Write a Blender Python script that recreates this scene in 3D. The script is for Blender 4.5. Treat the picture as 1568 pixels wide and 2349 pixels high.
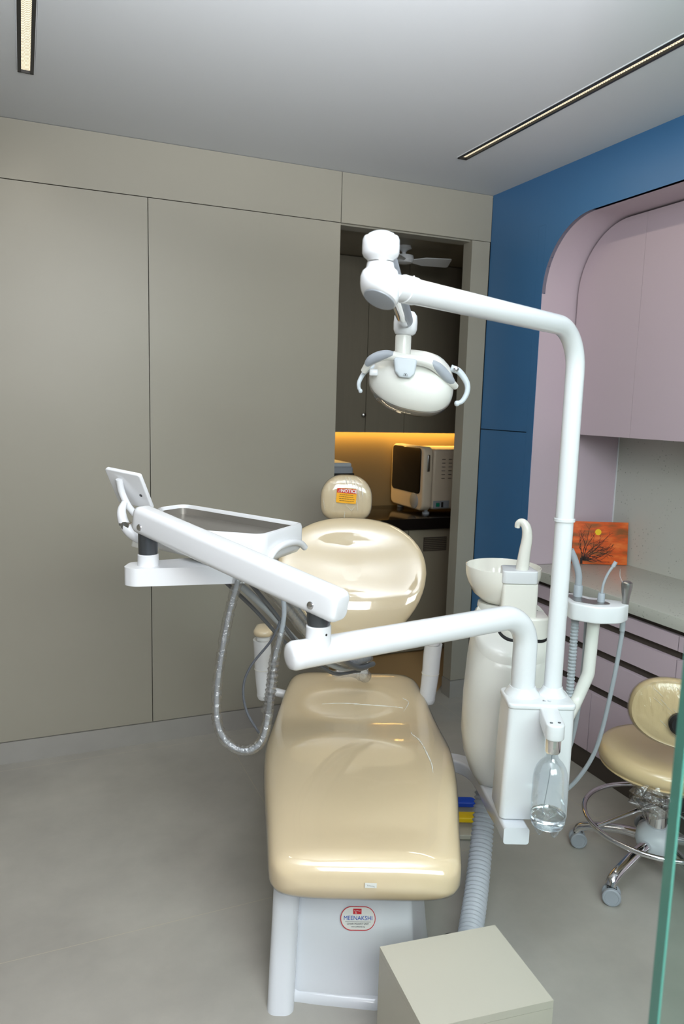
import bpy, bmesh, math, random
from mathutils import Vector, Matrix, Euler
PI = math.pi
R = math.radians
random.seed(7)
for o in list(bpy.data.objects): bpy.data.objects.remove(o)
SC = bpy.context.scene
COL = SC.collection

# ------------------------------------------------------------------ camera
def cam_matrix(yaw, pitch, roll, loc):
    f = Vector((math.sin(yaw)*math.cos(pitch), math.cos(yaw)*math.cos(pitch), -math.sin(pitch)))
    r = Vector((math.cos(yaw), -math.sin(yaw), 0)); d = f.cross(r)
    r2 = math.cos(roll)*r + math.sin(roll)*d; d2 = -math.sin(roll)*r + math.cos(roll)*d
    m = Matrix((r2, -d2, -f)).transposed().to_4x4(); m.translation = loc
    return m
cd = bpy.data.cameras.new('camera'); cam = bpy.data.objects.new('camera', cd); COL.objects.link(cam)
cam.matrix_world = cam_matrix(0.40622, 0.14327, -0.02774, Vector((0, 0, 1.60)))
cd.sensor_fit = 'VERTICAL'; cd.sensor_height = 36; cd.sensor_width = 24
cd.lens = 1704.6/2349*36; cd.clip_start = 0.02
cd.dof.use_dof = True; cd.dof.focus_distance = 2.3; cd.dof.aperture_fstop = 5.6
SC.camera = cam

# ------------------------------------------------------------------ colour management, world, lights
SC.view_settings.view_transform = 'Standard'; SC.view_settings.look = 'None'
SC.view_settings.gamma = 1; SC.view_settings.use_curve_mapping = False
SC.view_settings.exposure = 0.0
W = bpy.data.worlds.new('world'); SC.world = W; W.use_nodes = True
W.node_tree.nodes['Background'].inputs[0].default_value = (0.80, 0.90, 1.0, 1)
W.node_tree.nodes['Background'].inputs[1].default_value = 0.30
def area(name, loc, target, size, power, col=(1, 1, 1), sizey=None, spread=180):
    l = bpy.data.lights.new(name, 'AREA'); l.energy = power; l.color = col; l.size = size
    l.spread = R(spread)
    if sizey: l.shape = 'RECTANGLE'; l.size_y = sizey
    o = bpy.data.objects.new(name, l); COL.objects.link(o); o.location = loc
    o.rotation_euler = (Vector(target)-Vector(loc)).to_track_quat('-Z', 'Y').to_euler()
    return o
# flash bounced off the ceiling, as the photographer's on-camera flash
area('bounce_flash', (0.10, -0.10, 1.80), (0.38, 0.60, 2.68), 0.16, 66, (0.93, 0.96, 1.0), spread=85)
# unseen soft panel added behind and above the camera for frontal light
area('front_soft_panel', (0.50, -0.85, 2.18), (1.15, 1.8, 0.3), 1.9, 82, (0.98, 0.985, 1.0), sizey=0.9)
# warm strip under the wall cupboards of the back room
area('cupboard_strip_light', (2.2, 4.655, 1.432), (2.2, 4.70, 0.9), 1.5, 6.0, (1.0, 0.58, 0.14), sizey=0.03)
for i, x in enumerate((1.797, 0.045)):
    area('ceiling_slot_glow', (x, 2.32, 2.665), (x, 2.32, 0), 0.03, 3.2, (1.0, 0.90, 0.72), sizey=1.15)

# ------------------------------------------------------------------ materials
MATS = {}
def mat(name, col, rough=0.5, metal=0.0, coat=0.0, coat_rough=0.05, bump=0.0, bscale=20, bdist=0.002, var=0.0, vscale=6,
        trans=0.0, ior=1.45, emit=None, estr=0.0, spec=0.5, stretch=None, alpha=1.0, coat_ior=1.5):
    m = bpy.data.materials.new(name); m.use_nodes = True; nt = m.node_tree; b = nt.nodes['Principled BSDF']
    b.inputs['Base Color'].default_value = (*col, 1); b.inputs['Roughness'].default_value = rough
    b.inputs['Metallic'].default_value = metal; b.inputs['Coat Weight'].default_value = coat
    b.inputs['Coat Roughness'].default_value = coat_rough; b.inputs['Specular IOR Level'].default_value = spec
    b.inputs['Transmission Weight'].default_value = trans; b.inputs['IOR'].default_value = ior
    b.inputs['Alpha'].default_value = alpha; b.inputs['Coat IOR'].default_value = coat_ior
    if emit: b.inputs['Emission Color'].default_value = (*emit, 1); b.inputs['Emission Strength'].default_value = estr
    tc = nt.nodes.new('ShaderNodeTexCoord')
    src = tc.outputs['Object']
    if stretch:
        mp = nt.nodes.new('ShaderNodeMapping'); mp.inputs['Scale'].default_value = stretch
        nt.links.new(src, mp.inputs[0]); src = mp.outputs[0]
    if var > 0:
        n = nt.nodes.new('ShaderNodeTexNoise'); n.inputs['Scale'].default_value = vscale; n.inputs['Detail'].default_value = 5
        nt.links.new(src, n.inputs['Vector'])
        mx = nt.nodes.new('ShaderNodeMix'); mx.data_type = 'RGBA'
        mx.inputs[6].default_value = (*[c*(1-var) for c in col], 1); mx.inputs[7].default_value = (*[min(1, c*(1+var)) for c in col], 1)
        nt.links.new(n.outputs[0], mx.inputs[0]); nt.links.new(mx.outputs[2], b.inputs['Base Color'])
    if bump > 0:
        n = nt.nodes.new('ShaderNodeTexNoise'); n.inputs['Scale'].default_value = bscale; n.inputs['Detail'].default_value = 3
        nt.links.new(src, n.inputs['Vector'])
        bp = nt.nodes.new('ShaderNodeBump'); bp.inputs['Strength'].default_value = bump; bp.inputs['Distance'].default_value = bdist
        nt.links.new(n.outputs[0], bp.inputs['Height']); nt.links.new(bp.outputs[0], b.inputs['Normal'])
        nt.links.new(bp.outputs[0], b.inputs['Coat Normal'])
    MATS[name] = m
    return m
def film(name, tint, rough, bscale, strength, stretch=(1, 1, 1), base=0.02, dist=0.004):
    m = bpy.data.materials.new(name); m.use_nodes = True; nt = m.node_tree
    for n in list(nt.nodes):
        if n.type != 'OUTPUT_MATERIAL': nt.nodes.remove(n)
    out = [n for n in nt.nodes if n.type == 'OUTPUT_MATERIAL'][0]
    tr = nt.nodes.new('ShaderNodeBsdfTransparent'); tr.inputs[0].default_value = (*tint, 1)
    gl = nt.nodes.new('ShaderNodeBsdfGlossy'); gl.inputs['Roughness'].default_value = rough
    tc = nt.nodes.new('ShaderNodeTexCoord'); mp = nt.nodes.new('ShaderNodeMapping'); mp.inputs['Scale'].default_value = stretch
    n = nt.nodes.new('ShaderNodeTexNoise'); n.inputs['Scale'].default_value = bscale; n.inputs['Detail'].default_value = 4
    n.inputs['Distortion'].default_value = 0.6
    nt.links.new(tc.outputs['Object'], mp.inputs[0]); nt.links.new(mp.outputs[0], n.inputs['Vector'])
    bp = nt.nodes.new('ShaderNodeBump'); bp.inputs['Strength'].default_value = strength; bp.inputs['Distance'].default_value = dist
    nt.links.new(n.outputs[0], bp.inputs['Height']); nt.links.new(bp.outputs[0], gl.inputs['Normal'])
    lw = nt.nodes.new('ShaderNodeLayerWeight'); lw.inputs[0].default_value = 0.25
    nt.links.new(bp.outputs[0], lw.inputs['Normal'])
    mr = nt.nodes.new('ShaderNodeMapRange'); mr.inputs[3].default_value = base; mr.inputs[4].default_value = 0.38
    nt.links.new(lw.outputs['Fresnel'], mr.inputs[0])
    mx = nt.nodes.new('ShaderNodeMixShader'); nt.links.new(mr.outputs[0], mx.inputs[0])
    nt.links.new(tr.outputs[0], mx.inputs[1]); nt.links.new(gl.outputs[0], mx.inputs[2]); nt.links.new(mx.outputs[0], out.inputs[0])
    MATS[name] = m
    return m
def srgb(r, g, b):
    f = lambda c: ((c/255+0.055)/1.055)**2.4 if c/255 > 0.04045 else c/255/12.92
    return (f(r), f(g), f(b))
mat('wall_laminate', srgb(157, 153, 140), 0.38, var=0.03, vscale=3)
mat('seam_dark', srgb(50, 48, 44), 0.8)
mat('ceiling_paint', srgb(204, 207, 210), 0.75)
mat('blue_laminate', srgb(64, 112, 158), 0.42, var=0.03, vscale=5)
mat('pink_laminate', srgb(196, 180, 190), 0.45)
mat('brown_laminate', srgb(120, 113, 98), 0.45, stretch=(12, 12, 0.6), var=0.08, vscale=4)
mat('taupe_laminate', srgb(150, 142, 124), 0.45)
mat('groove_dark', srgb(74, 66, 60), 0.4)
mat('skirting_grey', srgb(160, 158, 152), 0.45, var=0.08, vscale=8)
mat('white_plastic', srgb(228, 230, 233), 0.26, coat=0.35, coat_rough=0.1)
mat('ivory_plastic', srgb(226, 226, 220), 0.28, coat=0.3, coat_rough=0.12)
mat('ceramic_white', srgb(240, 238, 230), 0.12, coat=0.6)
mat('base_plastic', srgb(222, 226, 232), 0.22, coat=0.5, coat_rough=0.08)
mat('grey_plastic', srgb(160, 166, 174), 0.4)
mat('pale_grey_plastic', srgb(198, 206, 212), 0.35)
mat('hose_grey', srgb(160, 166, 172), 0.45)
mat('dark_hose', srgb(92, 96, 102), 0.45)
mat('black_plastic', srgb(26, 26, 28), 0.4)
mat('black_glass', srgb(14, 12, 12), 0.1)
mat('black_granite', srgb(22, 20, 20), 0.14, var=0.3, vscale=60)
mat('chrome', (0.80, 0.80, 0.82), 0.10, metal=1)
mat('brushed_steel', (0.42, 0.41, 0.40), 0.32, metal=1)
mat('dark_gunmetal', srgb(96, 100, 104), 0.25, metal=0.7)
mat('leather', srgb(226, 207, 172), 0.30, coat=1.0, coat_rough=0.05, coat_ior=1.75, bump=0.10, bscale=9, bdist=0.006, var=0.025, vscale=4)
mat('leather_stool', srgb(206, 184, 142), 0.30, coat=0.6, coat_rough=0.10, bump=0.15, bscale=12, bdist=0.004)
film('clear_wrap', (0.985, 0.985, 0.98), 0.06, 16, 1.0, stretch=(4.5, 1.2, 0.8), base=0.05, dist=0.014)
film('clear_wrap_smooth', (0.985, 0.985, 0.98), 0.05, 7, 0.10, stretch=(2, 1, 1), base=0.02, dist=0.006)
mat('film_glint_white', srgb(240, 238, 230), 0.12, coat=1.0, bump=0.4, bscale=80, bdist=0.002)  # opaque white paints the glints on wrinkled clear film
film('clear_sleeve', (0.90, 0.90, 0.90), 0.14, 70, 1.0, base=0.26, dist=0.008)
mat('clear_glass', (0.96, 0.98, 0.98), 0.02, trans=1.0, ior=1.2)
film('bottle_plastic', (0.93, 0.95, 0.97), 0.12, 16, 0.8, base=0.10, dist=0.004)
film('visor_clear', (0.90, 0.86, 0.78), 0.03, 3, 0.1, base=0.05)
mat('water', (0.9, 0.94, 0.95), 0.0, trans=1.0, ior=1.33)
mat('corrugated_plastic', srgb(188, 192, 200), 0.35)
mat('panel_metal', srgb(150, 146, 140), 0.36, metal=0.6)
mat('pedal_blue', srgb(30, 74, 190), 0.35); mat('pedal_yellow', srgb(236, 198, 10), 0.35)
mat('cabinet_box', srgb(188, 184, 170), 0.42)
mat('label_red', srgb(214, 52, 44), 0.5); mat('label_orange', srgb(252, 180, 20), 0.5); mat('ink_white', (0.9, 0.9, 0.9), 0.5)
mat('ink_red', srgb(200, 24, 40), 0.5); mat('ink_blue', srgb(24, 76, 176), 0.5); mat('ink_grey', srgb(70, 72, 76), 0.5)
mat('ink_black', srgb(20, 20, 20), 0.5)
mat('label_paper', srgb(225, 226, 222), 0.4)
mat('autoclave_body', srgb(222, 208, 186), 0.35); mat('switch_green', srgb(20, 140, 110), 0.4)
mat('sun_yellow', srgb(240, 200, 30), 0.6); mat('tree_ink', srgb(36, 20, 16), 0.6)
mat('trim_white', srgb(225, 228, 232), 0.5)
mat('glass_edge', srgb(78, 142, 128), 0.2)
film('glass_pane', (0.80, 0.88, 0.855), 0.02, 1, 0.0, base=0.03)
mat('alcove_floor', srgb(196, 160, 110), 0.3)
mat('alcove_wall', srgb(122, 105, 74), 0.5)

def slot_mat():
    m = mat('slot_diffuser', (0.25, 0.24, 0.2), 0.3); nt = m.node_tree; b = nt.nodes['Principled BSDF']
    tc = nt.nodes.new('ShaderNodeTexCoord')
    # chevron cells across the lamp
    sx = nt.nodes.new('ShaderNodeSeparateXYZ'); nt.links.new(tc.outputs['Object'], sx.inputs[0])
    pp = nt.nodes.new('ShaderNodeMath'); pp.operation = 'PINGPONG'; pp.inputs[1].default_value = 0.0075
    nt.links.new(sx.outputs[0], pp.inputs[0])
    ad = nt.nodes.new('ShaderNodeMath'); ad.operation = 'ADD'; nt.links.new(sx.outputs[1], ad.inputs[0]); nt.links.new(pp.outputs[0], ad.inputs[1])
    p2 = nt.nodes.new('ShaderNodeMath'); p2.operation = 'PINGPONG'; p2.inputs[1].default_value = 0.0055
    nt.links.new(ad.outputs[0], p2.inputs[0])
    mr = nt.nodes.new('ShaderNodeMapRange'); mr.inputs[1].default_value = 0.0005; mr.inputs[2].default_value = 0.0035
    mr.inputs[3].default_value = 0.25; mr.inputs[4].default_value = 1.25
    nt.links.new(p2.outputs[0], mr.inputs[0])
    b.inputs['Emission Color'].default_value = (*srgb(255, 240, 205), 1)
    nt.links.new(mr.outputs[0], b.inputs['Emission Strength'])
slot_mat()
def floor_mat():
    m = mat('floor_tile', srgb(168, 164, 154), 0.34); nt = m.node_tree; b = nt.nodes['Principled BSDF']
    tc = nt.nodes.new('ShaderNodeTexCoord'); mp = nt.nodes.new('ShaderNodeMapping'); mp.inputs['Location'].default_value = (0.35, 0.28, 0)
    nt.links.new(tc.outputs['Object'], mp.inputs[0])
    br = nt.nodes.new('ShaderNodeTexBrick'); br.offset = 0.0; br.inputs['Scale'].default_value = 1
    br.inputs['Brick Width'].default_value = 1.2; br.inputs['Row Height'].default_value = 1.2; br.inputs['Mortar Size'].default_value = 0.0012
    br.inputs['Mortar Smooth'].default_value = 0.3
    nt.links.new(mp.outputs[0], br.inputs['Vector'])
    n = nt.nodes.new('ShaderNodeTexNoise'); n.inputs['Scale'].default_value = 2.6; n.inputs['Detail'].default_value = 8; n.inputs['Roughness'].default_value = 0.62
    nt.links.new(tc.outputs['Object'], n.inputs['Vector'])
    cr = nt.nodes.new('ShaderNodeValToRGB')
    cr.color_ramp.elements[0].position = 0.3; cr.color_ramp.elements[0].color = (*srgb(158, 155, 147), 1)
    cr.color_ramp.elements[1].position = 0.7; cr.color_ramp.elements[1].color = (*srgb(178, 175, 166), 1)
    nt.links.new(n.outputs[0], cr.inputs[0])
    mx = nt.nodes.new('ShaderNodeMix'); mx.data_type = 'RGBA'; mx.inputs[7].default_value = (*srgb(186, 180, 160), 1)
    nt.links.new(br.outputs['Fac'], mx.inputs[0]); nt.links.new(cr.outputs[0], mx.inputs[6])
    nt.links.new(mx.outputs[2], b.inputs['Base Color'])
    n2 = nt.nodes.new('ShaderNodeTexNoise'); n2.inputs['Scale'].default_value = 7; n2.inputs['Detail'].default_value = 5
    mr = nt.nodes.new('ShaderNodeMapRange'); mr.inputs[3].default_value = 0.24; mr.inputs[4].default_value = 0.44
    nt.links.new(tc.outputs['Object'], n2.inputs['Vector']); nt.links.new(n2.outputs[0], mr.inputs[0]); nt.links.new(mr.outputs[0], b.inputs['Roughness'])
floor_mat()
def quartz_mat():
    m = mat('speckled_quartz', srgb(192, 194, 186), 0.25); nt = m.node_tree; b = nt.nodes['Principled BSDF']
    tc = nt.nodes.new('ShaderNodeTexCoord')
    v = nt.nodes.new('ShaderNodeTexVoronoi'); v.inputs['Scale'].default_value = 55
    nt.links.new(tc.outputs['Object'], v.inputs['Vector'])
    cr = nt.nodes.new('ShaderNodeValToRGB'); e = cr.color_ramp.elements
    e[0].position = 0.0; e[0].color = (*srgb(140, 144, 138), 1); e[1].position = 0.22; e[1].color = (1, 1, 1, 1)
    nt.links.new(v.outputs['Distance'], cr.inputs[0])
    n = nt.nodes.new('ShaderNodeTexNoise'); n.inputs['Scale'].default_value = 9; nt.links.new(tc.outputs['Object'], n.inputs['Vector'])
    c2 = nt.nodes.new('ShaderNodeValToRGB'); c2.color_ramp.elements[0].position = 0.42; c2.color_ramp.elements[1].position = 0.6
    nt.links.new(n.outputs[0], c2.inputs[0])
    mx = nt.nodes.new('ShaderNodeMix'); mx.data_type = 'RGBA'; mx.inputs[6].default_value = (1, 1, 1, 1)
    nt.links.new(c2.outputs[0], mx.inputs[0]); nt.links.new(cr.outputs[0], mx.inputs[7])
    ml = nt.nodes.new('ShaderNodeMix'); ml.data_type = 'RGBA'; ml.blend_type = 'MULTIPLY'; ml.inputs[0].default_value = 1
    ml.inputs[6].default_value = (*srgb(192, 194, 186), 1); nt.links.new(mx.outputs[2], ml.inputs[7]); nt.links.new(ml.outputs[2], b.inputs['Base Color'])
quartz_mat()
def sunset_mat():
    m = mat('sunset_paint', srgb(214, 92, 28), 0.6); nt = m.node_tree; b = nt.nodes['Principled BSDF']
    tc = nt.nodes.new('ShaderNodeTexCoord'); mp = nt.nodes.new('ShaderNodeMapping'); mp.inputs['Scale'].default_value = (6, 6, 22)
    nt.links.new(tc.outputs['Object'], mp.inputs[0])
    n = nt.nodes.new('ShaderNodeTexNoise'); n.inputs['Scale'].default_value = 1.2; n.inputs['Detail'].default_value = 4; nt.links.new(mp.outputs[0], n.inputs['Vector'])
    cr = nt.nodes.new('ShaderNodeValToRGB'); e = cr.color_ramp.elements
    e[0].position = 0.36; e[0].color = (*srgb(140, 84, 40), 1); e[1].position = 0.66; e[1].color = (*srgb(232, 124, 58), 1)
    x = e.new(0.5); x.color = (*srgb(214, 88, 26), 1)
    nt.links.new(n.outputs[0], cr.inputs[0]); nt.links.new(cr.outputs[0], b.inputs['Base Color'])
sunset_mat()

# ------------------------------------------------------------------ geometry collector
def sup(c, p): return math.copysign(abs(c)**p, c)
def catmull(pts, n=8):
    pts = [Vector(p) for p in pts]; out = []
    P = [pts[0]*2-pts[1]] + pts + [pts[-1]*2-pts[-2]]
    for i in range(1, len(P)-2):
        for k in range(n):
            t = k/n; a, b, c, d = P[i-1], P[i], P[i+1], P[i+2]
            out.append(0.5*((2*b)+(c-a)*t+(2*a-5*b+4*c-d)*t*t+(3*b-a-3*c+d)*t**3))
    out.append(pts[-1]); return out
def fillet(pts, r, n=10):
    pts = [Vector(p) for p in pts]; out = [pts[0]]
    for i in range(1, len(pts)-1):
        a, b, c = pts[i-1], pts[i], pts[i+1]; u = (a-b).normalized(); v = (c-b).normalized()
        ang = u.angle(v); d = min(r/math.tan(ang/2), (a-b).length*0.95, (c-b).length*0.95); rr = d*math.tan(ang/2)
        cen = b+(u+v).normalized()*(rr/math.sin(ang/2)); p0 = b+u*d; p1 = b+v*d
        e0 = (p0-cen); e1 = (p1-cen); tot = e0.angle(e1); ax = e0.cross(e1).normalized()
        for k in range(n+1): out.append(cen+Matrix.Rotation(tot*k/n, 3, ax)@e0)
    out.append(pts[-1]); return out
def interp(tab, x):
    if x <= tab[0][0]: return tab[0][1]
    for i, ((a, va), (b, vb)) in enumerate(zip(tab, tab[1:])):
        if x <= b:
            s = (x-a)/(b-a); h = b-a
            m0 = (vb-tab[i-1][1])/(b-tab[i-1][0]) if i > 0 else (vb-va)/h
            m1 = (tab[i+2][1]-va)/(tab[i+2][0]-a) if i+2 < len(tab) else (vb-va)/h
            return (2*s**3-3*s*s+1)*va+(s**3-2*s*s+s)*h*m0+(3*s*s-2*s**3)*vb+(s**3-s*s)*h*m1
    return tab[-1][1]
class G:
    def __init__(s): s.v = []; s.f = []
    def add(s, v, f):
        n = len(s.v); s.v += [Vector(p) for p in v]; s.f += [tuple(i+n for i in q) for q in f]; return s
    def loft(s, rings, cap=True, closed=False):
        m = len(rings[0]); v = [p for r in rings for p in r]; f = []
        k = len(rings)
        for i in range(k if closed else k-1):
            j = (i+1) % k
            for a in range(m):
                b = (a+1) % m; f.append((i*m+a, i*m+b, j*m+b, j*m+a))
        if cap and not closed: f.append(tuple(range(m))[::-1]); f.append(tuple((k-1)*m+a for a in range(m)))
        return s.add(v, f)
    def box(s, c, d, rot=None, r=0.0, seg=3):
        bm = bmesh.new(); bmesh.ops.create_cube(bm, size=1)
        for q in bm.verts: q.co = Vector((q.co.x*d[0], q.co.y*d[1], q.co.z*d[2]))
        if r > 0: bmesh.ops.bevel(bm, geom=bm.edges[:], offset=min(r, min(d)*0.49), segments=seg, profile=0.5, affect='EDGES')
        M = Matrix.Translation(Vector(c)) @ (rot.to_4x4() if rot else Matrix())
        vs = [M@q.co for q in bm.verts]; bm.verts.index_update(); fs = [tuple(q.index for q in f.verts) for f in bm.faces]; bm.free()
        return s.add(vs, fs)
    def tube(s, path, r, seg=20, cap=True, closed=False, flat=None):
        path = [Vector(p) for p in path]; n = len(path)
        rr = r if isinstance(r, (list, tuple)) else [r]*n
        T = []
        for i in range(n):
            a = path[(i-1) % n] if (closed or i > 0) else path[i]; b = path[(i+1) % n] if (closed or i < n-1) else path[i]
            T.append((b-a).normalized())
        ref = Vector((0, 0, 1)) if abs(T[0].z) < 0.9 else Vector((1, 0, 0))
        u = T[0].cross(ref).normalized(); rings = []
        for i in range(n):
            if i > 0:
                q = T[i-1].rotation_difference(T[i]); u = q@u
            u = (u-T[i]*u.dot(T[i])).normalized(); w = T[i].cross(u)
            fl = flat if flat else 1
            rings.append([path[i]+(u*math.cos(2*PI*k/seg)+w*math.sin(2*PI*k/seg)*fl)*rr[i] for k in range(seg)])
        return s.loft(rings, cap, closed)
    def lathe(s, prof, c=(0, 0, 0), axis=(0, 0, 1), seg=40, cap=True, sx=1, sy=1):
        z = Vector(axis).normalized(); ref = Vector((1, 0, 0)) if abs(z.x) < 0.9 else Vector((0, 1, 0))
        x = (ref-z*ref.dot(z)).normalized(); y = z.cross(x); c = Vector(c)
        return s.loft([[c+x*r*sx*math.cos(2*PI*k/seg)+y*r*sy*math.sin(2*PI*k/seg)+z*h for k in range(seg)] for r, h in prof], cap)
    def prism(s, out, h0, h1, fn, r=0.0, n=4):
        """outline (list of 2-D points, counter-clockwise) between heights h0 and h1, edges rounded by r; fn maps (u, v, h) to a point"""
        lay = [(h0, 0)] if r <= 0 else [(h0+r*(1-math.sin(PI/2*k/n)), r*(1-math.cos(PI/2*k/n))) for k in range(n, 0, -1)][::1]
        if r > 0:
            lay = [(h0+r-r*math.cos(PI/2*k/n), r-r*math.sin(PI/2*k/n)) for k in range(n+1)]
            lay += [(h1-r+r*math.sin(PI/2*k/n), r-r*math.cos(PI/2*k/n)) for k in range(n+1)]
        else: lay = [(h0, 0), (h1, 0)]
        m = len(out); O2 = [Vector(p) for p in out]; rings = []
        nor = []
        for i in range(m):
            d = (O2[(i+1) % m]-O2[i-1]).normalized(); nor.append(Vector((d.y, -d.x)))
        for h, ins in lay: rings.append([fn(O2[i].x-nor[i].x*ins, O2[i].y-nor[i].y*ins, h) for i in range(m)])
        return s.loft(rings)
def rrect(w, h, r, n=6, cx=0, cy=0):
    p = []
    for sx, sy, a0 in ((1, 1, 0), (-1, 1, 90), (-1, -1, 180), (1, -1, 270)):
        for k in range(n+1):
            a = R(a0+90*k/n); p.append((cx+sx*(w/2-r)+r*math.cos(a), cy+sy*(h/2-r)+r*math.sin(a)))
    return p
def round_poly(pts, r, n=5):
    P = [Vector((*p, 0)) for p in pts]; m = len(P); out = []
    for i in range(m):
        a, b, c = P[i-1], P[i], P[(i+1) % m]; rr = r[i] if isinstance(r, (list, tuple)) else r
        u = (a-b).normalized(); v = (c-b).normalized(); ang = u.angle(v)
        if rr <= 0 or ang > 3.1: out.append((b.x, b.y)); continue
        d = min(rr/math.tan(ang/2), (a-b).length*0.48, (c-b).length*0.48); q = d*math.tan(ang/2)
        cen = b+(u+v).normalized()*(q/math.sin(ang/2)); e0 = b+u*d-cen; e1 = b+v*d-cen
        t = e0.angle(e1); sg = 1 if e0.cross(e1).z > 0 else -1
        for k in range(n+1):
            e = Matrix.Rotation(sg*t*k/n, 3, 'Z')@e0; out.append((cen.x+e.x, cen.y+e.y))
    return out
XY = lambda u, v, h: Vector((u, v, h))
XZ = lambda u, v, h: Vector((u, -h, v))       # outline in x-z, thickness towards -y

# ------------------------------------------------------------------ objects: frames and tags
CH_O = Vector((0.739, 1.506, 0)); CH_A = R(-23)        # the dental chair's own frame: x to its right, y along it, z up
FR = {'C': Matrix.Translation(CH_O) @ Matrix.Rotation(CH_A, 4, 'Z'), 'W': Matrix()}
OFF = {}
def tag(o, label=None, cat=None, group=None, kind=None):
    if label: o['label'] = label
    if cat: o['category'] = cat
    if group: o['group'] = group
    if kind: o['kind'] = kind
def mesh_obj(name, g, m, ang=35, smooth=True):
    me = bpy.data.meshes.new(name); me.from_pydata([tuple(p) for p in g.v], [], g.f); me.validate()
    bm = bmesh.new(); bm.from_mesh(me); bmesh.ops.recalc_face_normals(bm, faces=bm.faces); bm.to_mesh(me); bm.free()
    me.materials.append(MATS[m])
    if smooth: me.shade_smooth(); me.set_sharp_from_angle(angle=R(ang))
    o = bpy.data.objects.new(name, me); COL.objects.link(o); return o
def thing(name, label, cat, at, fr='C', group=None):
    o = bpy.data.objects.new(name, None); COL.objects.link(o); o.empty_display_size = 0.05
    o.matrix_world = FR[fr] @ Matrix.Translation(Vector(at)); tag(o, label, cat, group); OFF[o.name] = Vector(at); return o
def part(name, g, m, par, label=None, ang=35):
    off = OFF[par.name]; g.v = [p-off for p in g.v]
    o = mesh_obj(name, g, m, ang); o.parent = par; OFF[o.name] = off
    if label: o['label'] = label
    return o
def single(name, g, m, label, cat, at, fr='C', group=None, ang=35):
    g.v = [p-Vector(at) for p in g.v]; o = mesh_obj(name, g, m, ang)
    o.matrix_world = FR[fr] @ Matrix.Translation(Vector(at)); tag(o, label, cat, group); OFF[o.name] = Vector(at); return o
def struct(name, g, m, ang=30, par=None):
    o = mesh_obj(name, g, m, ang)
    if par: o.parent = par
    else: o['kind'] = 'structure'
    OFF[o.name] = Vector((0, 0, 0))
    return o
def text_g(s, size, M, ext=0.0004, bold=0.0):
    cu = bpy.data.curves.new('t', 'FONT'); cu.body = s; cu.size = size; cu.extrude = ext; cu.align_x = 'CENTER'; cu.align_y = 'CENTER'; cu.offset = bold
    cu.resolution_u = 3
    o = bpy.data.objects.new('t', cu); COL.objects.link(o); bpy.context.view_layer.update()
    me = o.evaluated_get(bpy.context.evaluated_depsgraph_get()).to_mesh()
    g = G(); g.add([M@v.co for v in me.vertices], [tuple(p.vertices) for p in me.polygons])
    bpy.data.objects.remove(o); bpy.data.curves.remove(cu); return g
def frame_m(o, x, y):
    x = Vector(x).normalized(); z = x.cross(Vector(y)).normalized(); y = z.cross(x)
    m = Matrix((x, y, z)).transposed().to_4x4(); m.translation = Vector(o); return m

# ================================================================== the room
H = 2.68; YB = 3.385; XR = 2.25; XL = -2.3; YF = -2.2
g = G(); g.box(((XL+3.1)/2, (YF+5.0)/2, -0.03), (3.1-XL, 5.0-YF, 0.06)); struct('floor', g, 'floor_tile')
g = G()
for (x0, x1, y0, y1) in ((XL, 0.016, YF, 3.5), (0.074, 1.771, YF, 3.5), (1.823, 2.3, YF, 3.5), (0.016, 0.074, YF, 1.69), (0.016, 0.074, 2.903, 3.5), (1.771, 1.823, YF, 1.74), (1.771, 1.823, 2.967, 3.5)):
    g.box(((x0+x1)/2, (y0+y1)/2, H+0.04), (x1-x0, y1-y0, 0.08))
struct('ceiling', g, 'ceiling_paint')
# back wall: laminate panels with fine open joints over a dark carcass
g = G(); P_ = 0.0018
def wp(x0, x1, z0, z1): g.box(((x0+x1)/2, YB+0.01, (z0+z1)/2), (x1-x0-2*P_, 0.02, z1-z0-2*P_))
wp(XL, 0.518, 0.10, 2.45); wp(0.518, 1.41, 0.10, 2.45); wp(XL, 1.41, 2.45, H); wp(1.41, XR, 2.45, H)
g.box((2.1915, YB+0.040, 1.275), (0.107, 0.08, 2.35-0.002))
g.box((1.37, YB+0.06, 1.225), (0.08, 0.08, 2.45)); g.box((1.83, YB+0.065, 2.56), (0.84, 0.09, 0.23))
wb = struct('wall_back', g, 'wall_laminate')
g = G(); g.box(((XL+1.40)/2, YB+0.035, H/2), (1.40-XL, 0.03, H)); struct('trim_1', g, 'seam_dark')
g = G(); g.box(((XL+1.41)/2, YB+0.008, 0.049), (1.41-XL, 0.022, 0.098)); g.box((2.1910, YB+0.038, 0.049), (0.114, 0.088, 0.098)); struct('baseboard_back', g, 'skirting_grey')
g = G(); g.box((XL-0.03, (YF+YB)/2, H/2), (0.06, YB-YF, H)); struct('wall_left', g, 'wall_laminate')
# right wall: blue laminate with an arched recess
RY1 = 2.94; RZ1 = 2.45; RAD = 0.31
g = G()
def rw(y0, y1, z0, z1, x0=XR, t=0.02, gap=P_): g.box((x0+t/2, (y0+y1)/2, (z0+z1)/2), (t, y1-y0-2*gap, z1-z0-2*gap))
rw(2.992, YB, 0.10, 1.490, gap=0.0); rw(2.992, YB, 1.4945, H, gap=0.0)
rw(RY1, 2.992, 0.10, RZ1, gap=0.0006)
rw(YF, 2.992, RZ1, H, gap=0.0)
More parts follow.
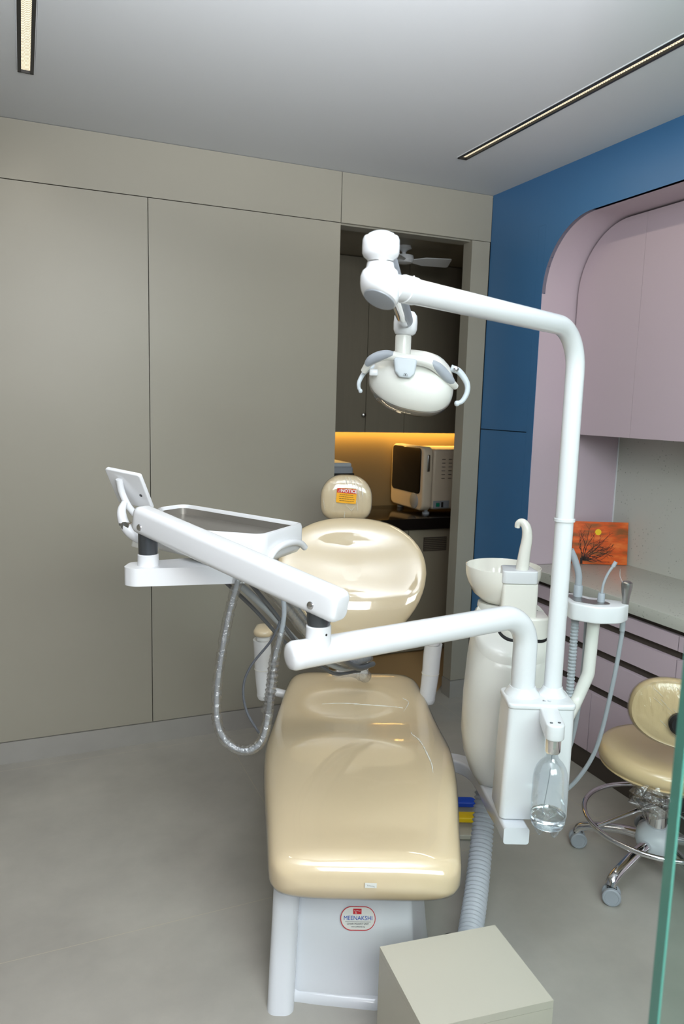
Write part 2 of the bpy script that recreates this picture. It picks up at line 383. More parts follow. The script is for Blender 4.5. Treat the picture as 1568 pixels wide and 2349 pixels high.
# spandrel filling the arch corner
n = 24; prof = [(RY1, RZ1)]+[(RY1-RAD+RAD*math.cos(PI/2*k/n), RZ1-RAD+RAD*math.sin(PI/2*k/n)) for k in range(n+1)]
g.loft([[Vector((XR, y, z)) for y, z in prof], [Vector((XR+0.02, y, z)) for y, z in prof]])
struct('wall_right', g, 'blue_laminate')
g = G(); rw(2.995, YB+0.1, 0, H, x0=XR+0.021, t=0.02, gap=0); struct('trim_2', g, 'seam_dark')
# recess lining (pink)
XC = 2.80
arch = [(RY1, 0.84)]+[(RY1-RAD+RAD*math.cos(PI/2*k/n), RZ1-RAD+RAD*math.sin(PI/2*k/n)) for k in range(n+1)]+[(YF, RZ1)]
outer = [(y+(0.02 if i <= n//2 else 0), z+(0.0 if i <= n//2 else 0.02)) for i, (y, z) in enumerate(arch)]
g = G(); vs = []; fs = []
for (y, z), (yo, zo) in zip(arch, outer): vs += [(XR+0.001, y, z), (XC, y, z), (XC, yo, zo), (XR+0.021, yo, zo)]
for i in range(len(arch)-1):
    a = i*4; b = a+4
    for k in range(4): fs.append((a+k, a+(k+1) % 4, b+(k+1) % 4, b+k))
g.add(vs, fs); struct('trim_3', g, 'pink_laminate')
g = G(); g.box((2.80, (YF+2.94)/2, 1.17), (0.03, 2.94-YF, 0.70)); struct('wall_backsplash', g, 'speckled_quartz')
g = G(); g.box((2.784, 2.936, 1.17), (0.006, 0.006, 0.66)); struct('trim_4', g, 'trim_white')
g = G(); g.box((2.84, (YF+3.0)/2, H/2), (0.04, 3.0-YF, H)); struct('trim_5', g, 'pink_laminate')

# ceiling slot lamps
for k, (x0, x1, y0, y1, lab) in enumerate(((1.775, 1.819, 1.745, 2.962, 'long black edged ceiling slot lamp with warm cells near the blue wall'),
                                           (0.020, 0.070, 1.695, 2.898, 'black edged ceiling slot lamp with warm cells at the upper left'))):
    cx = (x0+x1)/2; cy = (y0+y1)/2; w = x1-x0; l = y1-y0
    t = thing('ceiling_slot_lamp', lab, 'ceiling light', (cx, cy, H), 'W', 'linear slot lamps in the ceiling')
    g = G(); q = 0.009 if k == 0 else 0.011
    g.box((x0+q/2, cy, H+0.004), (q, l, 0.022)); g.box((x1-q/2, cy, H+0.004), (q, l, 0.022))
    g.box((cx, y0+0.003, H+0.004), (w, 0.006, 0.022)); g.box((cx, y1-0.003, H+0.004), (w, 0.006, 0.022)); g.box((cx, cy, H+0.03), (w, l, 0.01))
    part('lamp_frame', g, 'black_plastic', t)
    g = G(); g.box((cx, cy, H+0.004), (w-2*q, l-0.012, 0.004)); part('diffuser', g, 'slot_diffuser', t, 'warm white cellular diffuser')
    g = G(); g.box((x0-0.0016, cy, H-0.001), (0.003, l+0.006, 0.003)); g.box((x1+0.0016, cy, H-0.001), (0.003, l+0.006, 0.003))
    g.box((cx, y1+0.0016, H-0.001), (w, 0.003, 0.003)); part('trim_ring', g, 'trim_white', t)

# wall cabinets in the recess
def cab_out(y0, y1, z0, z1, rad):
    p = [(y0, z0), (y1, z0)]
    if rad: p += [(y1-rad+rad*math.cos(PI/2*k/16), z1-rad+rad*math.sin(PI/2*k/16)) for k in range(17)]
    else: p += [(y1, z1)]
    return p+[(y0, z1)]
YZ = lambda u, v, h: Vector((h, u, v))
edges = [2.98, 2.522, 2.06, 1.60, 1.14, 0.68]
labs = ['pale pink wall cabinet with a rounded top corner beside the blue panel', 'pale pink wall cabinet with square corners above the speckled backsplash',
        None, None, None]
edges[0] = 2.925
for i in range(2):
    y1 = edges[i]; y0 = edges[i+1] if i < 1 else 1.9
    t = thing('wall_cabinet', labs[i], 'cabinet', (2.6, (y0+y1)/2, 1.496), 'W')
    g = G(); g.prism(cab_out(y0+0.001, y1-0.004, 1.496, 2.435, 0.30 if i == 0 else 0), 2.47, 2.782, YZ); part('cabinet_body', g, 'pink_laminate', t)
    g = G(); g.prism(cab_out(y0+0.0015, y1, 1.490, 2.442, 0.305 if i == 0 else 0), 2.45, 2.468, YZ); part('door', g, 'pink_laminate', t)
g = G(); g.prism(cab_out(YF, 2.9385, 1.492, 2.4485, 0.309), 2.4685, 2.4695, YZ); struct('gap_shade_sheet', g, 'seam_dark')  # dark sheet painting the shade in the gaps around the doors
# drawer units under the worktop
def drawer_unit(y0, y1, lab):
    t = thing('drawer_unit', lab, 'cabinet', (2.5, (y0+y1)/2, 0.1), 'W')
    g = G(); g.box((2.54, (y0+y1)/2, 0.445), (0.50, y1-y0, 0.69)); part('carcass', g, 'groove_dark', t, 'dark recessed carcass showing as grooves')
    for (z0, z1) in ((0.706, 0.765), (0.578, 0.672), (0.412, 0.541)):
        g = G(); g.box((2.278, (y0+y1)/2, (z0+z1)/2), (0.022, y1-y0-0.003, z1-z0)); part('drawer_front', g, 'pink_laminate', t)
    return t
y = 2.90
t = drawer_unit(2.0, 2.925, 'pale pink drawer unit with dark finger grooves below the grey worktop')
for (a, b) in ((2.436, 2.925), (2.0, 2.434)):
    g = G(); g.box((2.278, (a+b)/2, 0.238), (0.022, b-a-0.002, 0.270)); part('door', g, 'pink_laminate', t)
t = drawer_unit(1.0, 1.998, 'pale pink drawer unit behind the wheeled stool')
for (a, b) in ((1.5, 1.996), (1.0, 1.498)):
    g = G(); g.box((2.278, (a+b)/2, 0.238), (0.022, b-a-0.002, 0.270)); part('door', g, 'pink_laminate', t)
g = G(); g.box((2.292, (YF+2.99)/2, 0.049), (0.012, 2.99-YF, 0.098)); g.box((XR+0.004, 3.19, 0.049), (0.012, 0.39, 0.098)); struct('baseboard_right', g, 'groove_dark')
g = G(); g.box(((XR+2.785)/2, (1.0+2.936)/2, 0.815), (2.785-XR, 1.936, 0.05), r=0.002)
single('worktop', g, 'speckled_quartz', 'long speckled grey quartz worktop over the pink drawers', 'countertop', (2.5, 2.0, 0.79), 'W')

# painting leaning in the corner of the worktop
pc = Vector((2.641, 2.851, 0.842)); pm = Matrix.Translation(pc) @ Matrix.Rotation(R(-24), 4, 'Z') @ Matrix.Rotation(R(-7), 4, 'X')
t = thing('painting', 'small orange sunset painting of a bare black tree leaning in the worktop corner', 'painting', pc, 'W')
def pt(g): g.v = [pm@p for p in g.v]; return g
g = G(); g.box((0, 0.006, 0.107), (0.275, 0.012, 0.214), r=0.001); part('canvas', pt(g), 'sunset_paint', t)
g = G(); g.lathe([(0.0155, 0), (0.0155, 0.0006)], (-0.012, -0.0002, 0.162), (0, -1, 0), 30); part('painted_sun', pt(g), 'sun_yellow', t, 'yellow painted sun')
g = G()
def branch(x, z, a, l, w, d):
    x2 = x+math.cos(a)*l; z2 = z+math.sin(a)*l
    if not (-0.115 < x2 < 0.115 and 0.006 < z2 < 0.205): return
    nx, nz = -math.sin(a), math.cos(a)
    g.add([(x-nx*w, -0.0006, z-nz*w), (x+nx*w, -0.0006, z+nz*w), (x2+nx*w*.7, -0.0006, z2+nz*w*.7), (x2-nx*w*.7, -0.0006, z2-nz*w*.7),
           (x-nx*w, 0.0002, z-nz*w), (x+nx*w, 0.0002, z+nz*w), (x2+nx*w*.7, 0.0002, z2+nz*w*.7), (x2-nx*w*.7, 0.0002, z2-nz*w*.7)],
          [(0, 1, 2, 3), (7, 6, 5, 4), (0, 4, 5, 1), (1, 5, 6, 2), (2, 6, 7, 3), (3, 7, 4, 0)])
    if d > 0:
        branch(x2, z2, a+random.uniform(-0.28, 0.28), l*random.uniform(.86, 1.05), w*.84, d-1)
        if random.random() < 0.55: branch(x2, z2, a+random.choice((-1, 1))*random.uniform(0.4, 0.8), l*.75, w*.6, d-1)
for a in (100, 84, 68, 58, 47, 36, 26, 14, 6, -6): branch(-0.088, 0.02, R(a), 0.027, 0.0027, 7)
g.box((-0.092, -0.0004, 0.016), (0.012, 0.0006, 0.03))
part('painted_tree', pt(g), 'tree_ink', t, 'black painted branches')

# ================================================================== the back room seen through the doorway
AX0, AX1 = 1.30, 3.0
g = G(); g.box(((AX0+AX1)/2, 4.70+0.02, 1.3), (AX1-AX0, 0.04, 2.6)); struct('wall_alcove', g, 'alcove_wall')
g = G(); g.box((AX0-0.02, 4.05, 1.3), (0.04, 1.3, 2.6)); g.box((AX1+0.02, 4.05, 1.3), (0.04, 1.4, 2.6)); g.box((2.65, 3.51, 1.3), (0.74, 0.02, 2.6)); struct('wall_alcove_side', g, 'wall_laminate')
g = G(); g.box(((AX0+AX1)/2, 4.12, 2.53), (AX1-AX0, 1.24, 0.05)); struct('ceiling_alcove', g, 'taupe_laminate')
g = G(); g.prism([(2.04, 3.41), (2.20, 3.57), (3.0, 3.57), (3.0, 4.7), (1.3, 4.7), (1.3, 3.41)], 0.0, 0.004, XY); struct('floor_alcove', g, 'alcove_floor')
seams = [1.30, 2.005, 2.282, 2.62, 3.0]
labs = ['dark brown overhead cupboard with a small knob, leftmost in the back room', 'narrow dark brown overhead cupboard behind the operating lamp', 'dark brown overhead cupboard above the steriliser', None]
for i in range(3):
    x0, x1 = seams[i], seams[i+1]
    if i == 2: x1 = 3.0
    t = thing('overhead_cupboard', labs[i], 'cabinet', ((x0+x1)/2, 4.5, 1.44), 'W')
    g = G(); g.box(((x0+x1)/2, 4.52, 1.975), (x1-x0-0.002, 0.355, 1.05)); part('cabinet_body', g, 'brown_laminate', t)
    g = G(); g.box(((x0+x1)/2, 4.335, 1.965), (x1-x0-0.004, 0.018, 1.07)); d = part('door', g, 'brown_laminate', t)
    if i == 0:
        g = G(); g.lathe([(0.006, 0), (0.006, 0.012), (0.013, 0.016), (0.013, 0.026), (0.006, 0.03)], (1.985, 4.326, 1.54), (0, -1, 0), 20); part('knob', g, 'brushed_steel', d)
g = G(); g.box(((AX0+AX1)/2, 4.389, 0.865), (AX1-AX0-0.004, 0.618, 0.07), r=0.004)
single('black_worktop', g, 'black_granite', 'polished black stone worktop in the back room', 'countertop', (2.15, 4.39, 0.83), 'W')
for (x0, x1, lab) in ((1.30, 2.235, 'taupe base cabinet behind the chair backrest in the back room'), (2.237, 3.0, 'taupe base cabinet with a dark vent grille in the back room')):
    t = thing('base_cabinet', lab, 'cabinet', ((x0+x1)/2, 4.4, 0), 'W')
    g = G(); g.box(((x0+x1)/2, 4.42, 0.415), (x1-x0-0.002, 0.55, 0.82)); part('cabinet_body', g, 'taupe_laminate', t)
    g = G(); g.box(((x0+x1)/2, 4.125, 0.42), (x1-x0-0.004, 0.018, 0.80)); d = part('door', g, 'taupe_laminate', t)
    if x0 > 2:
        g = G(); vx, vz = 2.43, 0.725
        g.box((vx, 4.113, vz), (0.17, 0.006, 0.09))
        vg = part('vent_grille', g, 'groove_dark', d, 'dark louvred vent')
        g = G()
        for k in range(7): g.box((vx, 4.108, vz-0.036+k*0.012), (0.16, 0.006, 0.004))
        part('grille_slats', g, 'brown_laminate', t)

# steriliser
t = thing('steriliser', 'cream bench steriliser with a black glass door on the black worktop', 'steriliser', (2.66, 4.43, 0.90), 'W')
g = G(); g.box((2.70, 4.43, 1.13), (0.50, 0.44, 0.395), r=0.02, seg=4); b = part('housing', g, 'autoclave_body', t)
g = G(); o = rrect(0.46, 0.42, 0.05, 6, 4.43, 1.135); g.prism(o, 2.372, 2.443, YZ, r=0.014); d = part('door', g, 'autoclave_body', t)
g = G(); o = rrect(0.40, 0.30, 0.03, 6, 4.435, 1.185); g.prism(o, 2.366, 2.376, YZ, r=0.003); part('glass_panel', g, 'black_glass', d)
g = G(); g.lathe([(0.052, 0), (0.052, 0.006), (0.045, 0.01)], (2.373, 4.31, 0.985), (-1, 0, 0), 30); part('dial', g, 'grey_plastic', d, 'round grey dial')
g = G(); g.box((2.407, 4.203, 1.24), (0.022, 0.016, 0.11), r=0.006); part('door_handle', g, 'brushed_steel', d)
for r_ in range(6):
    for c in range(3):
        g = G(); g.box((2.525+c*0.05, 4.2085, 1.265-r_*0.025), (0.024, 0.004, 0.003)); part('vent_slot', g, 'ink_black', b)
g = G(); g.box((2.52, 4.209, 0.967), (0.12, 0.004, 0.05), r=0.001); sw = part('switch_panel', g, 'grey_plastic', t)
g = G(); g.box((2.492, 4.205, 0.966), (0.026, 0.006, 0.026), r=0.002); part('switch', g, 'switch_green', sw, 'green rocker switch')
g = G(); g.box((2.526, 4.205, 0.966), (0.014, 0.006, 0.034), r=0.002); part('socket', g, 'ink_black', sw, 'black socket')
for (x, y) in ((2.43, 4.25), (2.43, 4.61), (2.90, 4.25), (2.90, 4.61)):
    g = G(); g.lathe([(0.012, 0.0), (0.012, -0.018), (0.024, -0.020), (0.024, -0.034)][::1], (x, y, 0.935), (0, 0, 1), 20); part('foot', g, 'grey_plastic', t)
# small grey appliance
t = thing('sealing_machine', 'grey bench appliance partly hidden by the left door edge on the black worktop', 'appliance', (1.76, 4.40, 0.90), 'W')
g = G(); g.box((1.77, 4.42, 1.06), (0.28, 0.30, 0.32), r=0.02, seg=4); part('housing', g, 'grey_plastic', t)
g = G(); g.box((1.77, 4.42, 1.225), (0.26, 0.28, 0.03), r=0.012, seg=4); part('lid', g, 'pale_grey_plastic', t)
g = G(); g.box((1.77, 4.42, 1.165), (0.286, 0.306, 0.02), r=0.003); part('band', g, 'ink_black', t, 'dark band')

# ceiling fan in the back room
fc = Vector((2.03, 3.93, 2.425))
t = thing('ceiling_fan', 'small three bladed white ceiling fan in the back room', 'fan', (fc.x, fc.y, 2.505), 'W')
g = G(); g.lathe([(0.04, 2.505), (0.045, 2.49), (0.02, 2.48), (0.012, 2.47), (0.012, 2.455)], (fc.x, fc.y, 0)); part('rod', g, 'white_plastic', t)
g = G(); g.lathe([(0.02, 2.46), (0.055, 2.452), (0.06, 2.43), (0.05, 2.412), (0.02, 2.405)], (fc.x, fc.y, 0)); part('motor', g, 'white_plastic', t)
for a in (-14, 106, 226):
    g = G(); Mx = Matrix.Translation(fc) @ Matrix.Rotation(R(a), 4, 'Z') @ Matrix.Rotation(R(-14), 4, 'X')
    g.prism(round_poly([(0.05, -0.02), (0.12, -0.05), (0.27, -0.055), (0.275, 0.055), (0.12, 0.05), (0.05, 0.02)], 0.012), -0.002, 0.002, lambda u, v, h: Mx@Vector((u, v, h)))
    part('blade', g, 'white_plastic', t)

# ================================================================== dental chair
t = chair = thing('dental_chair', 'beige padded dental chair wrapped in clear film on a white floor base', 'dental chair', (0, 0.5, 0))
WID = [(-0.02, 0.225), (0.05, 0.243), (0.2, 0.262), (0.4, 0.288), (0.55, 0.300), (0.65, 0.302), (0.8, 0.292), (0.95, 0.276), (1.08, 0.258), (1.2, 0.240)]
TOP = [(0, 0.480), (0.12, 0.497), (0.35, 0.526), (0.55, 0.534), (0.68, 0.524), (0.78, 0.514), (0.88, 0.518), (0.94, 0.530), (1.05, 0.548), (1.2, 0.560)]
BOT = [(0, 0.372), (0.4, 0.385), (0.7, 0.39), (1.2, 0.43)]
XC_ = [(0, 0.0), (0.6, -0.006), (1.2, -0.016)]
def seat_rings(grow=0.0, n=48):
    ts = [0, .004, .012, .024, .04, .06]+[.06+.0571*i for i in range(1, 19)]+[1.115, 1.135, 1.155, 1.172, 1.186, 1.196, 1.2]
    out = []
    for q in ts:
        u = 1.0; Re = 0.06; Rb = 0.11
        if q < Re: s = 1-q/Re; u = (1-s**2.6)**(1/2.6)
        if q > 1.2-Rb: s = (q-(1.2-Rb))/Rb; u = (1-min(s, 1)**2.6)**(1/2.6)
        uh = max(u, 0.06); uw = 1-(1-u)*0.34
        if q > 0.6: uw = 1-(1-u)*0.45
        w = interp(WID, q)*uw+grow; tp = interp(TOP, q); bt = interp(BOT, q); mid = (tp+bt)/2; hh = (tp-bt)/2*uh+grow
        q2 = q+(-grow if q < 0.1 else (grow if q > 1.1 else 0))
        ring = []
        for k in range(n):
            a = 2*PI*k/n; x = sup(math.cos(a), 0.42)*w; z = sup(math.sin(a), 0.55)*hh
            if z > 0: z -= 0.010*uh*max(0, 1-(x/w)**2)*(1 if q > 0.1 else 0)-0.004*uh   # slightly dished
            ring.append(Vector((x+interp(XC_, q), q2, mid+z)))
        out.append(ring)
    return out
g = G(); g.loft(seat_rings()); seat = part('seat', g, 'leather', t, ang=80)
g = G(); g.loft(seat_rings(0.0015)); part('film_wrap', g, 'clear_wrap_smooth', seat, 'clear plastic film', ang=80)
def seat_top(x, q):
    w = interp(WID, q); tp = interp(TOP, q); bt = interp(BOT, q); mid = (tp+bt)/2; hh = (tp-bt)/2
    c = min(1, abs(x-interp(XC_, q))/w); return mid+(max(0, 1-c**(2/0.42))**(0.55/2))*hh-0.010*(1-c*c)+0.0065
random.seed(5)
def crease(pts, r_, nm='crease_glint'):  # white ridge in place of a lamp streak or highlight on the film
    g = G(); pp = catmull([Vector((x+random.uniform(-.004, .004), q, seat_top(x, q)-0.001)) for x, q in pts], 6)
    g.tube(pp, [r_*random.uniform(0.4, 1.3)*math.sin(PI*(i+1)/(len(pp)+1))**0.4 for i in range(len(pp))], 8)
    part(nm, g, 'film_glint_white', seat, 'whitened film crease standing in for a glint', ang=70)
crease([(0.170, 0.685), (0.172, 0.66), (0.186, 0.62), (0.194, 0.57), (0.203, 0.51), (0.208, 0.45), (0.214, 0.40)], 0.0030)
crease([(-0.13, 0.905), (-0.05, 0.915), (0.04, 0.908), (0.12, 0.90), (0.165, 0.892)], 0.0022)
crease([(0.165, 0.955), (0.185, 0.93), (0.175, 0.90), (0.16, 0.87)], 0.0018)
g = G(); g.box((0.012, -0.0045, 0.437), (0.029, 0.0015, 0.0125)); lb = part('paper_label', g, 'label_paper', seat, 'small white paper label')
g = G()
for k in range(7): g.tube([(0.003+k*0.0028, -0.0056, 0.440-k*0.0006), (0.0045+k*0.0028, -0.0056, 0.4355-k*0.0004)], 0.0003, 6)
part('handwriting', g, 'ink_grey', lb)
g = G(); o = [(-0.20, 0.08), (0.20, 0.08), (0.24, 0.5), (0.22, 1.1), (-0.22, 1.1), (-0.24, 0.5)]; g.prism(round_poly(o, 0.05), 0.35, 0.395, XY, r=0.01); part('seat_shell', g, 'base_plastic', t)
g = G(); g.box((-0.02, 1.215, 0.585), (0.13, 0.03, 0.31), Matrix.Rotation(R(-18), 3, 'X'), r=0.008); part('back_support', g, 'white_plastic', t)

# cushions made from an outline: ct centre, ax up-direction along the pad, nn normal towards the patient
def cushion(cen, up, outline, th, curve, n=56, m=12, grow=0.0):
    up = Vector(up).normalized(); xx = Vector((1, 0, 0)); nn = xx.cross(up).normalized()
    if nn.y > 0: nn = -nn
    g = G(); rows = []
    ks = [math.sin(PI/2*i/m) for i in range(m+1)]
    def ringp(k, side):
        out = []
        for j in range(n):
            a = 2*PI*j/n; x, s = outline(a); x *= k*(1+grow/0.3); s *= k*(1+grow/0.3)
            h = (max(0, 1-k**3.2))**(1/3.2)*th/2+grow*(1 if k < 1 else 0)
            out.append(Vector(cen)+xx*x+up*s+nn*(side*h+curve(x, s, side)))
        return out
    front = [ringp(k, 1) for k in ks[1:]]; back = [ringp(k, -1) for k in ks[1:-1]][::-1]
    rings = front+back
    g.loft(rings, cap=False)
    for rr, rev in ((rings[0], False), (rings[-1], True)):
        c = sum(rr, Vector())/n; i0 = len(g.v); g.v += [c]+list(rr)
        g.f += [(i0, i0+1+k, i0+1+(k+1) % n) for k in range(n)]
    return g, nn
def back_out(a):
    c, s = math.cos(a), math.sin(a)
    x = sup(c, 0.80)*0.300; z = sup(s, 0.85)*0.235
    if z < 0: x *= 1-0.22*(-z/0.235)**1.5; z *= 1.25
    else: x *= 1-0.10*(z/0.235)**2
    return x, z
bc = Vector((-0.032, 1.30, 0.915)); bup = (0, 0.38, 0.92)
def back_curve(x, s, side):
    if side > 0: return 0.055*(abs(x)/0.30)**2.2-0.012*math.exp(-((s-0.11)/0.05)**2)*(1-abs(x)/0.31)+0.018*math.exp(-((s+0.12)/0.1)**2)
    return 0.045*(abs(x)/0.30)**2.2
g, nb = cushion(bc, bup, back_out, 0.085, back_curve); back = part('backrest', g, 'leather', t, ang=80)
g, _ = cushion(bc, bup, back_out, 0.085, back_curve, grow=0.002); part('film_wrap', g, 'clear_wrap_smooth', back, 'clear plastic film', ang=80)
g = G(); g.box((-0.03, 1.355, 0.90), (0.24, 0.02, 0.40), Matrix.Rotation(R(-22.4), 3, 'X'), r=0.008); part('back_shell', g, 'white_plastic', t)
def head_out(a):
    c, s = math.cos(a), math.sin(a); x = sup(c, 0.66)*0.109; z = sup(s, 0.85 if s > 0 else 0.55)*0.098
    if z > 0: x *= 1-0.16*(z/0.098)**2
    return x, z
hc = Vector((-0.060, 1.475, 1.208)); hup = (0, 0.03, 1.0)
def head_curve(x, s, side): return 0.014*(abs(x)/0.108)**2 if side > 0 else 0.0
g, nh = cushion(hc, hup, head_out, 0.085, head_curve, n=48); head = part('headrest', g, 'leather', t, ang=80)
g, _ = cushion(hc, hup, head_out, 0.085, head_curve, n=48, grow=0.005); part('film_wrap', g, 'clear_wrap', head, 'wrinkled clear plastic film', ang=80)
g = G(); g.tube([(-0.05, 1.50, 1.16), (-0.045, 1.46, 1.04)], 0.012, 12); part('headrest_bar', g, 'brushed_steel', t)
def pad_point(x, s_, cen, up_, nn_, a, b, th, cv):
    k = min(0.999, ((abs(x)/a)**2.6+(abs(s_)/b)**2.6)**(1/2.6)); h = (1-k**3.2)**(1/3.2)*th/2
    return Vector(cen)+Vector((1, 0, 0))*x+Vector(up_).normalized()*s_+nn_*(h+cv(x, s_, 1)+0.0055)
random.seed(9)  # headrest film wrinkles, their glints put in as white ridges
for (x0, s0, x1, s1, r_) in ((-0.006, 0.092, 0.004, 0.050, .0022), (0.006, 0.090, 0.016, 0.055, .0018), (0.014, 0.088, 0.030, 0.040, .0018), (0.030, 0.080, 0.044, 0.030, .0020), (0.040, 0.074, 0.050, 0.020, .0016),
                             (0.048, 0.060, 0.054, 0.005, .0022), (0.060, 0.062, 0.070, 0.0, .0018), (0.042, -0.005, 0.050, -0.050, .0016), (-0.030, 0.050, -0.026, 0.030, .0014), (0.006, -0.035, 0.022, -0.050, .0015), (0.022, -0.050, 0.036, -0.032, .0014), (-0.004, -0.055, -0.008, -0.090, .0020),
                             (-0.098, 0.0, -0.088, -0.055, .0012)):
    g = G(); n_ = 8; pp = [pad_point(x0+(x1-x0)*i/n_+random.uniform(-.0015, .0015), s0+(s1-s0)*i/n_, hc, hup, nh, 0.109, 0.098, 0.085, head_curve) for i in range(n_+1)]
    g.tube(pp, [r_*random.uniform(0.3, 1.1)*math.sin(PI*(i+0.7)/(n_+1.4))**0.6 for i in range(n_+1)], 6); part('crease_glint', g, 'film_glint_white', head, 'whitened film crease standing in for a glint', ang=70)
# notice sticker on the headrest
upv = Vector(hup).normalized(); sc = hc+upv*0.012+nh*0.0492
FM = frame_m(sc, (1, 0, -0.06), upv)
def fm(g, M): g.v = [M@p for p in g.v]; return g
g = G(); g.prism(rrect(0.084, 0.062, 0.005), 0, 0.0012, XY); st = part('notice_sticker', fm(g, FM), 'label_orange', head, 'orange notice sticker')
g = G(); g.box((0, 0.0205, 0.0011), (0.082, 0.019, 0.0012)); part('notice_header', fm(g, FM), 'label_red', head, 'red header of the sticker')
part('notice_lettering', text_g('NOTICE', 0.0185, FM@Matrix.Translation((0.009, 0.0205, 0.0022)), bold=0.0006), 'ink_white', head, 'white word NOTICE')
g = G()
for (u, v) in ((-0.029, 0.0205),): 
    g.tube([(u-0.0065, v-0.006, 0.0022), (u, v+0.007, 0.0022), (u+0.0065, v-0.006, 0.0022)], 0.0008, 6, closed=True); g.box((u, v+0.0005, 0.0022), (0.0014, 0.006, 0.0006)); g.box((u, v-0.0042, 0.0022), (0.0014, 0.0014, 0.0006))
part('warning_mark', fm(g, FM), 'ink_white', head, 'white warning triangle')
g = G()
for k, l in enumerate((0.058, 0.062, 0.060, 0.056)):
    x = -l/2
    while x < l/2:
        w = random.uniform(0.004, 0.010); g.box((x+w/2, 0.004-k*0.0085, 0.0014), (w, 0.0018, 0.0004)); x += w+0.0018
part('fine_print', fm(g, FM), 'ink_black', head, 'lines of small print')
# armrests
for (x, sgn) in ((-0.360, -1), (0.272, 1)):
    g = G(); pth = catmull([(x+0.008*sgn*-1, 1.02, 0.505), (x, 1.02, 0.60), (x+0.002*sgn, 1.015, 0.67), (x-0.006*sgn*-1, 1.01, 0.725)], 6)
    g.tube(pth, [0.030+0.003*abs(math.sin(i*0.12)) for i in range(len(pth))], 24)
    g.lathe([(0.012, 0.482), (0.026, 0.488), (0.031, 0.50), (0.031, 0.508)], (x-0.008*sgn, 1.02, 0))
    ar = part('armrest', g, 'white_plastic', t)
    g = G(); g.lathe([(0.0305, 0.603), (0.0335, 0.604), (0.0335, 0.607), (0.0305, 0.608)], (x, 1.02, 0)); part('collar', g, 'ivory_plastic', ar)
    g = G(); g.prism(round_poly([(x-0.026, 0.975), (x+0.026, 0.975), (x+0.028, 1.07), (x-0.028, 1.07)], 0.024, 6), 0.722, 0.740, XY, r=0.006); part('arm_tray', g, 'white_plastic', ar)
    g = G()
    rr = [[Vector((x+sup(math.cos(2*PI*k/24), .8)*0.036*u, 0.965+q, 0.754+sup(math.sin(2*PI*k/24), .8)*0.017*u)) for k in range(24)] for q, u in ((0, .2), (.004, .55), (.014, .85), (.03, 1), (.06, 1), (.09, .98), (.108, .8), (.115, .4))]
    g.loft(rr); part('arm_pad', g, 'leather', ar, 'beige padded arm top', ang=80)
    g = G(); g.tube(fillet([(x-0.008*sgn, 1.03, 0.52), (x-0.008*sgn, 1.10, 0.49), (x-0.14*sgn, 1.10, 0.46)], 0.03), 0.016, 14); part('arm_bracket', g, 'white_plastic', ar)
# base
g = G()
def base_ring(z):
    k = min(1, z/0.42); fr = 0.0+0.16*max(0, (z-0.03)/0.39)
    pts = [(-0.180+0.012*k, 0.135+fr), (-0.05, 0.122+fr), (0.06, 0.118+fr), (0.152-0.02*k, 0.150+fr), (0.212-0.045*k, 0.36+fr*0.4), (0.212-0.05*k, 0.95-0.10*k), (-0.247+0.03*k, 0.95-0.10*k), (-0.235+0.02*k, 0.30+fr*0.5)]
    return [Vector((x, y, z)) for x, y in round_poly(pts, 0.03, 4)]
g.loft([base_ring(z) for z in (0.0, 0.02, 0.035, 0.06, 0.12, 0.2, 0.28, 0.36, 0.42)]); base = part('base_cover', g, 'base_plastic', t, ang=50)
g = G()
def wing(z):
    k = z/0.33
    cx = -0.211+0.006*k
    return [Vector((cx+x, 0.19+y+0.06*k, z)) for x, y in rrect(0.072, 0.13+0.10*(1-k), 0.026, 6)]
g.loft([wing(z) for z in (0, 0.03, 0.08, 0.15, 0.22, 0.285)]+[[p.lerp(sum(wing(0.30), Vector())/28, f)+Vector((0, 0, 0)) for p in wing(zz)] for zz, f in ((0.297, 0.12), (0.303, 0.3), (0.305, 0.6))])
part('base_wing', g, 'base_plastic', t, ang=50)
g = G()
def flr(z, s): return [Vector((x, y, z)) for x, y in round_poly([(-0.249+s, 0.135+s), (-0.12, 0.116+s), (0.04, 0.100+s), (0.17-s, 0.128+s), (0.214-s, 0.30), (0.214-s, 0.5), (-0.249+s, 0.5)], 0.03, 5)]
g.loft([flr(0, 0), flr(0.010, 0.0), flr(0.020, 0.006), flr(0.028, 0.018)]); part('base_foot', g, 'base_plastic', t, ang=60)
# maker's badge: capsule with red rim, on the sloping front of the base
zb = 0.205; yb = 0.118+0.16*((zb-0.03)/0.39); sl = Vector((0, 0.16, 0.39)).normalized()
BM_ = frame_m((-0.008, yb-0.0035, zb), (1, 0.02, 0), sl)
g = G(); g.prism(rrect(0.096, 0.060, 0.0295, 10), 0, 0.0008, XY); bd = part('badge', fm(g, BM_), 'label_paper', base, 'capsule shaped maker badge')
g = G()
oo = rrect(0.0965, 0.0605, 0.030, 10); ii = rrect(0.0925, 0.0565, 0.028, 10)
g.loft([[Vector((x, y, 0.0009)) for x, y in oo], [Vector((x, y, 0.0013)) for x, y in oo], [Vector((x, y, 0.0013)) for x, y in ii], [Vector((x, y, 0.0009)) for x, y in ii]], closed=True)
part('badge_rim', fm(g, BM_), 'ink_red', base, 'red rim of the badge')
part('badge_name', text_g('MEENAKSHI', 0.0150, BM_@Matrix.Translation((0, 0.0005, 0.0014)), bold=0.0), 'ink_blue', base, 'blue lettering MEENAKSHI')
part('badge_line', text_g('CHAIR MOUNT UNIT', 0.0064, BM_@Matrix.Translation((0, -0.0135, 0.0014))), 'ink_grey', base, 'grey lettering CHAIR MOUNT UNIT')
part('badge_address', text_g('www.confidental.org', 0.0044, BM_@Matrix.Translation((0, -0.0205, 0.0014))), 'ink_black', base)
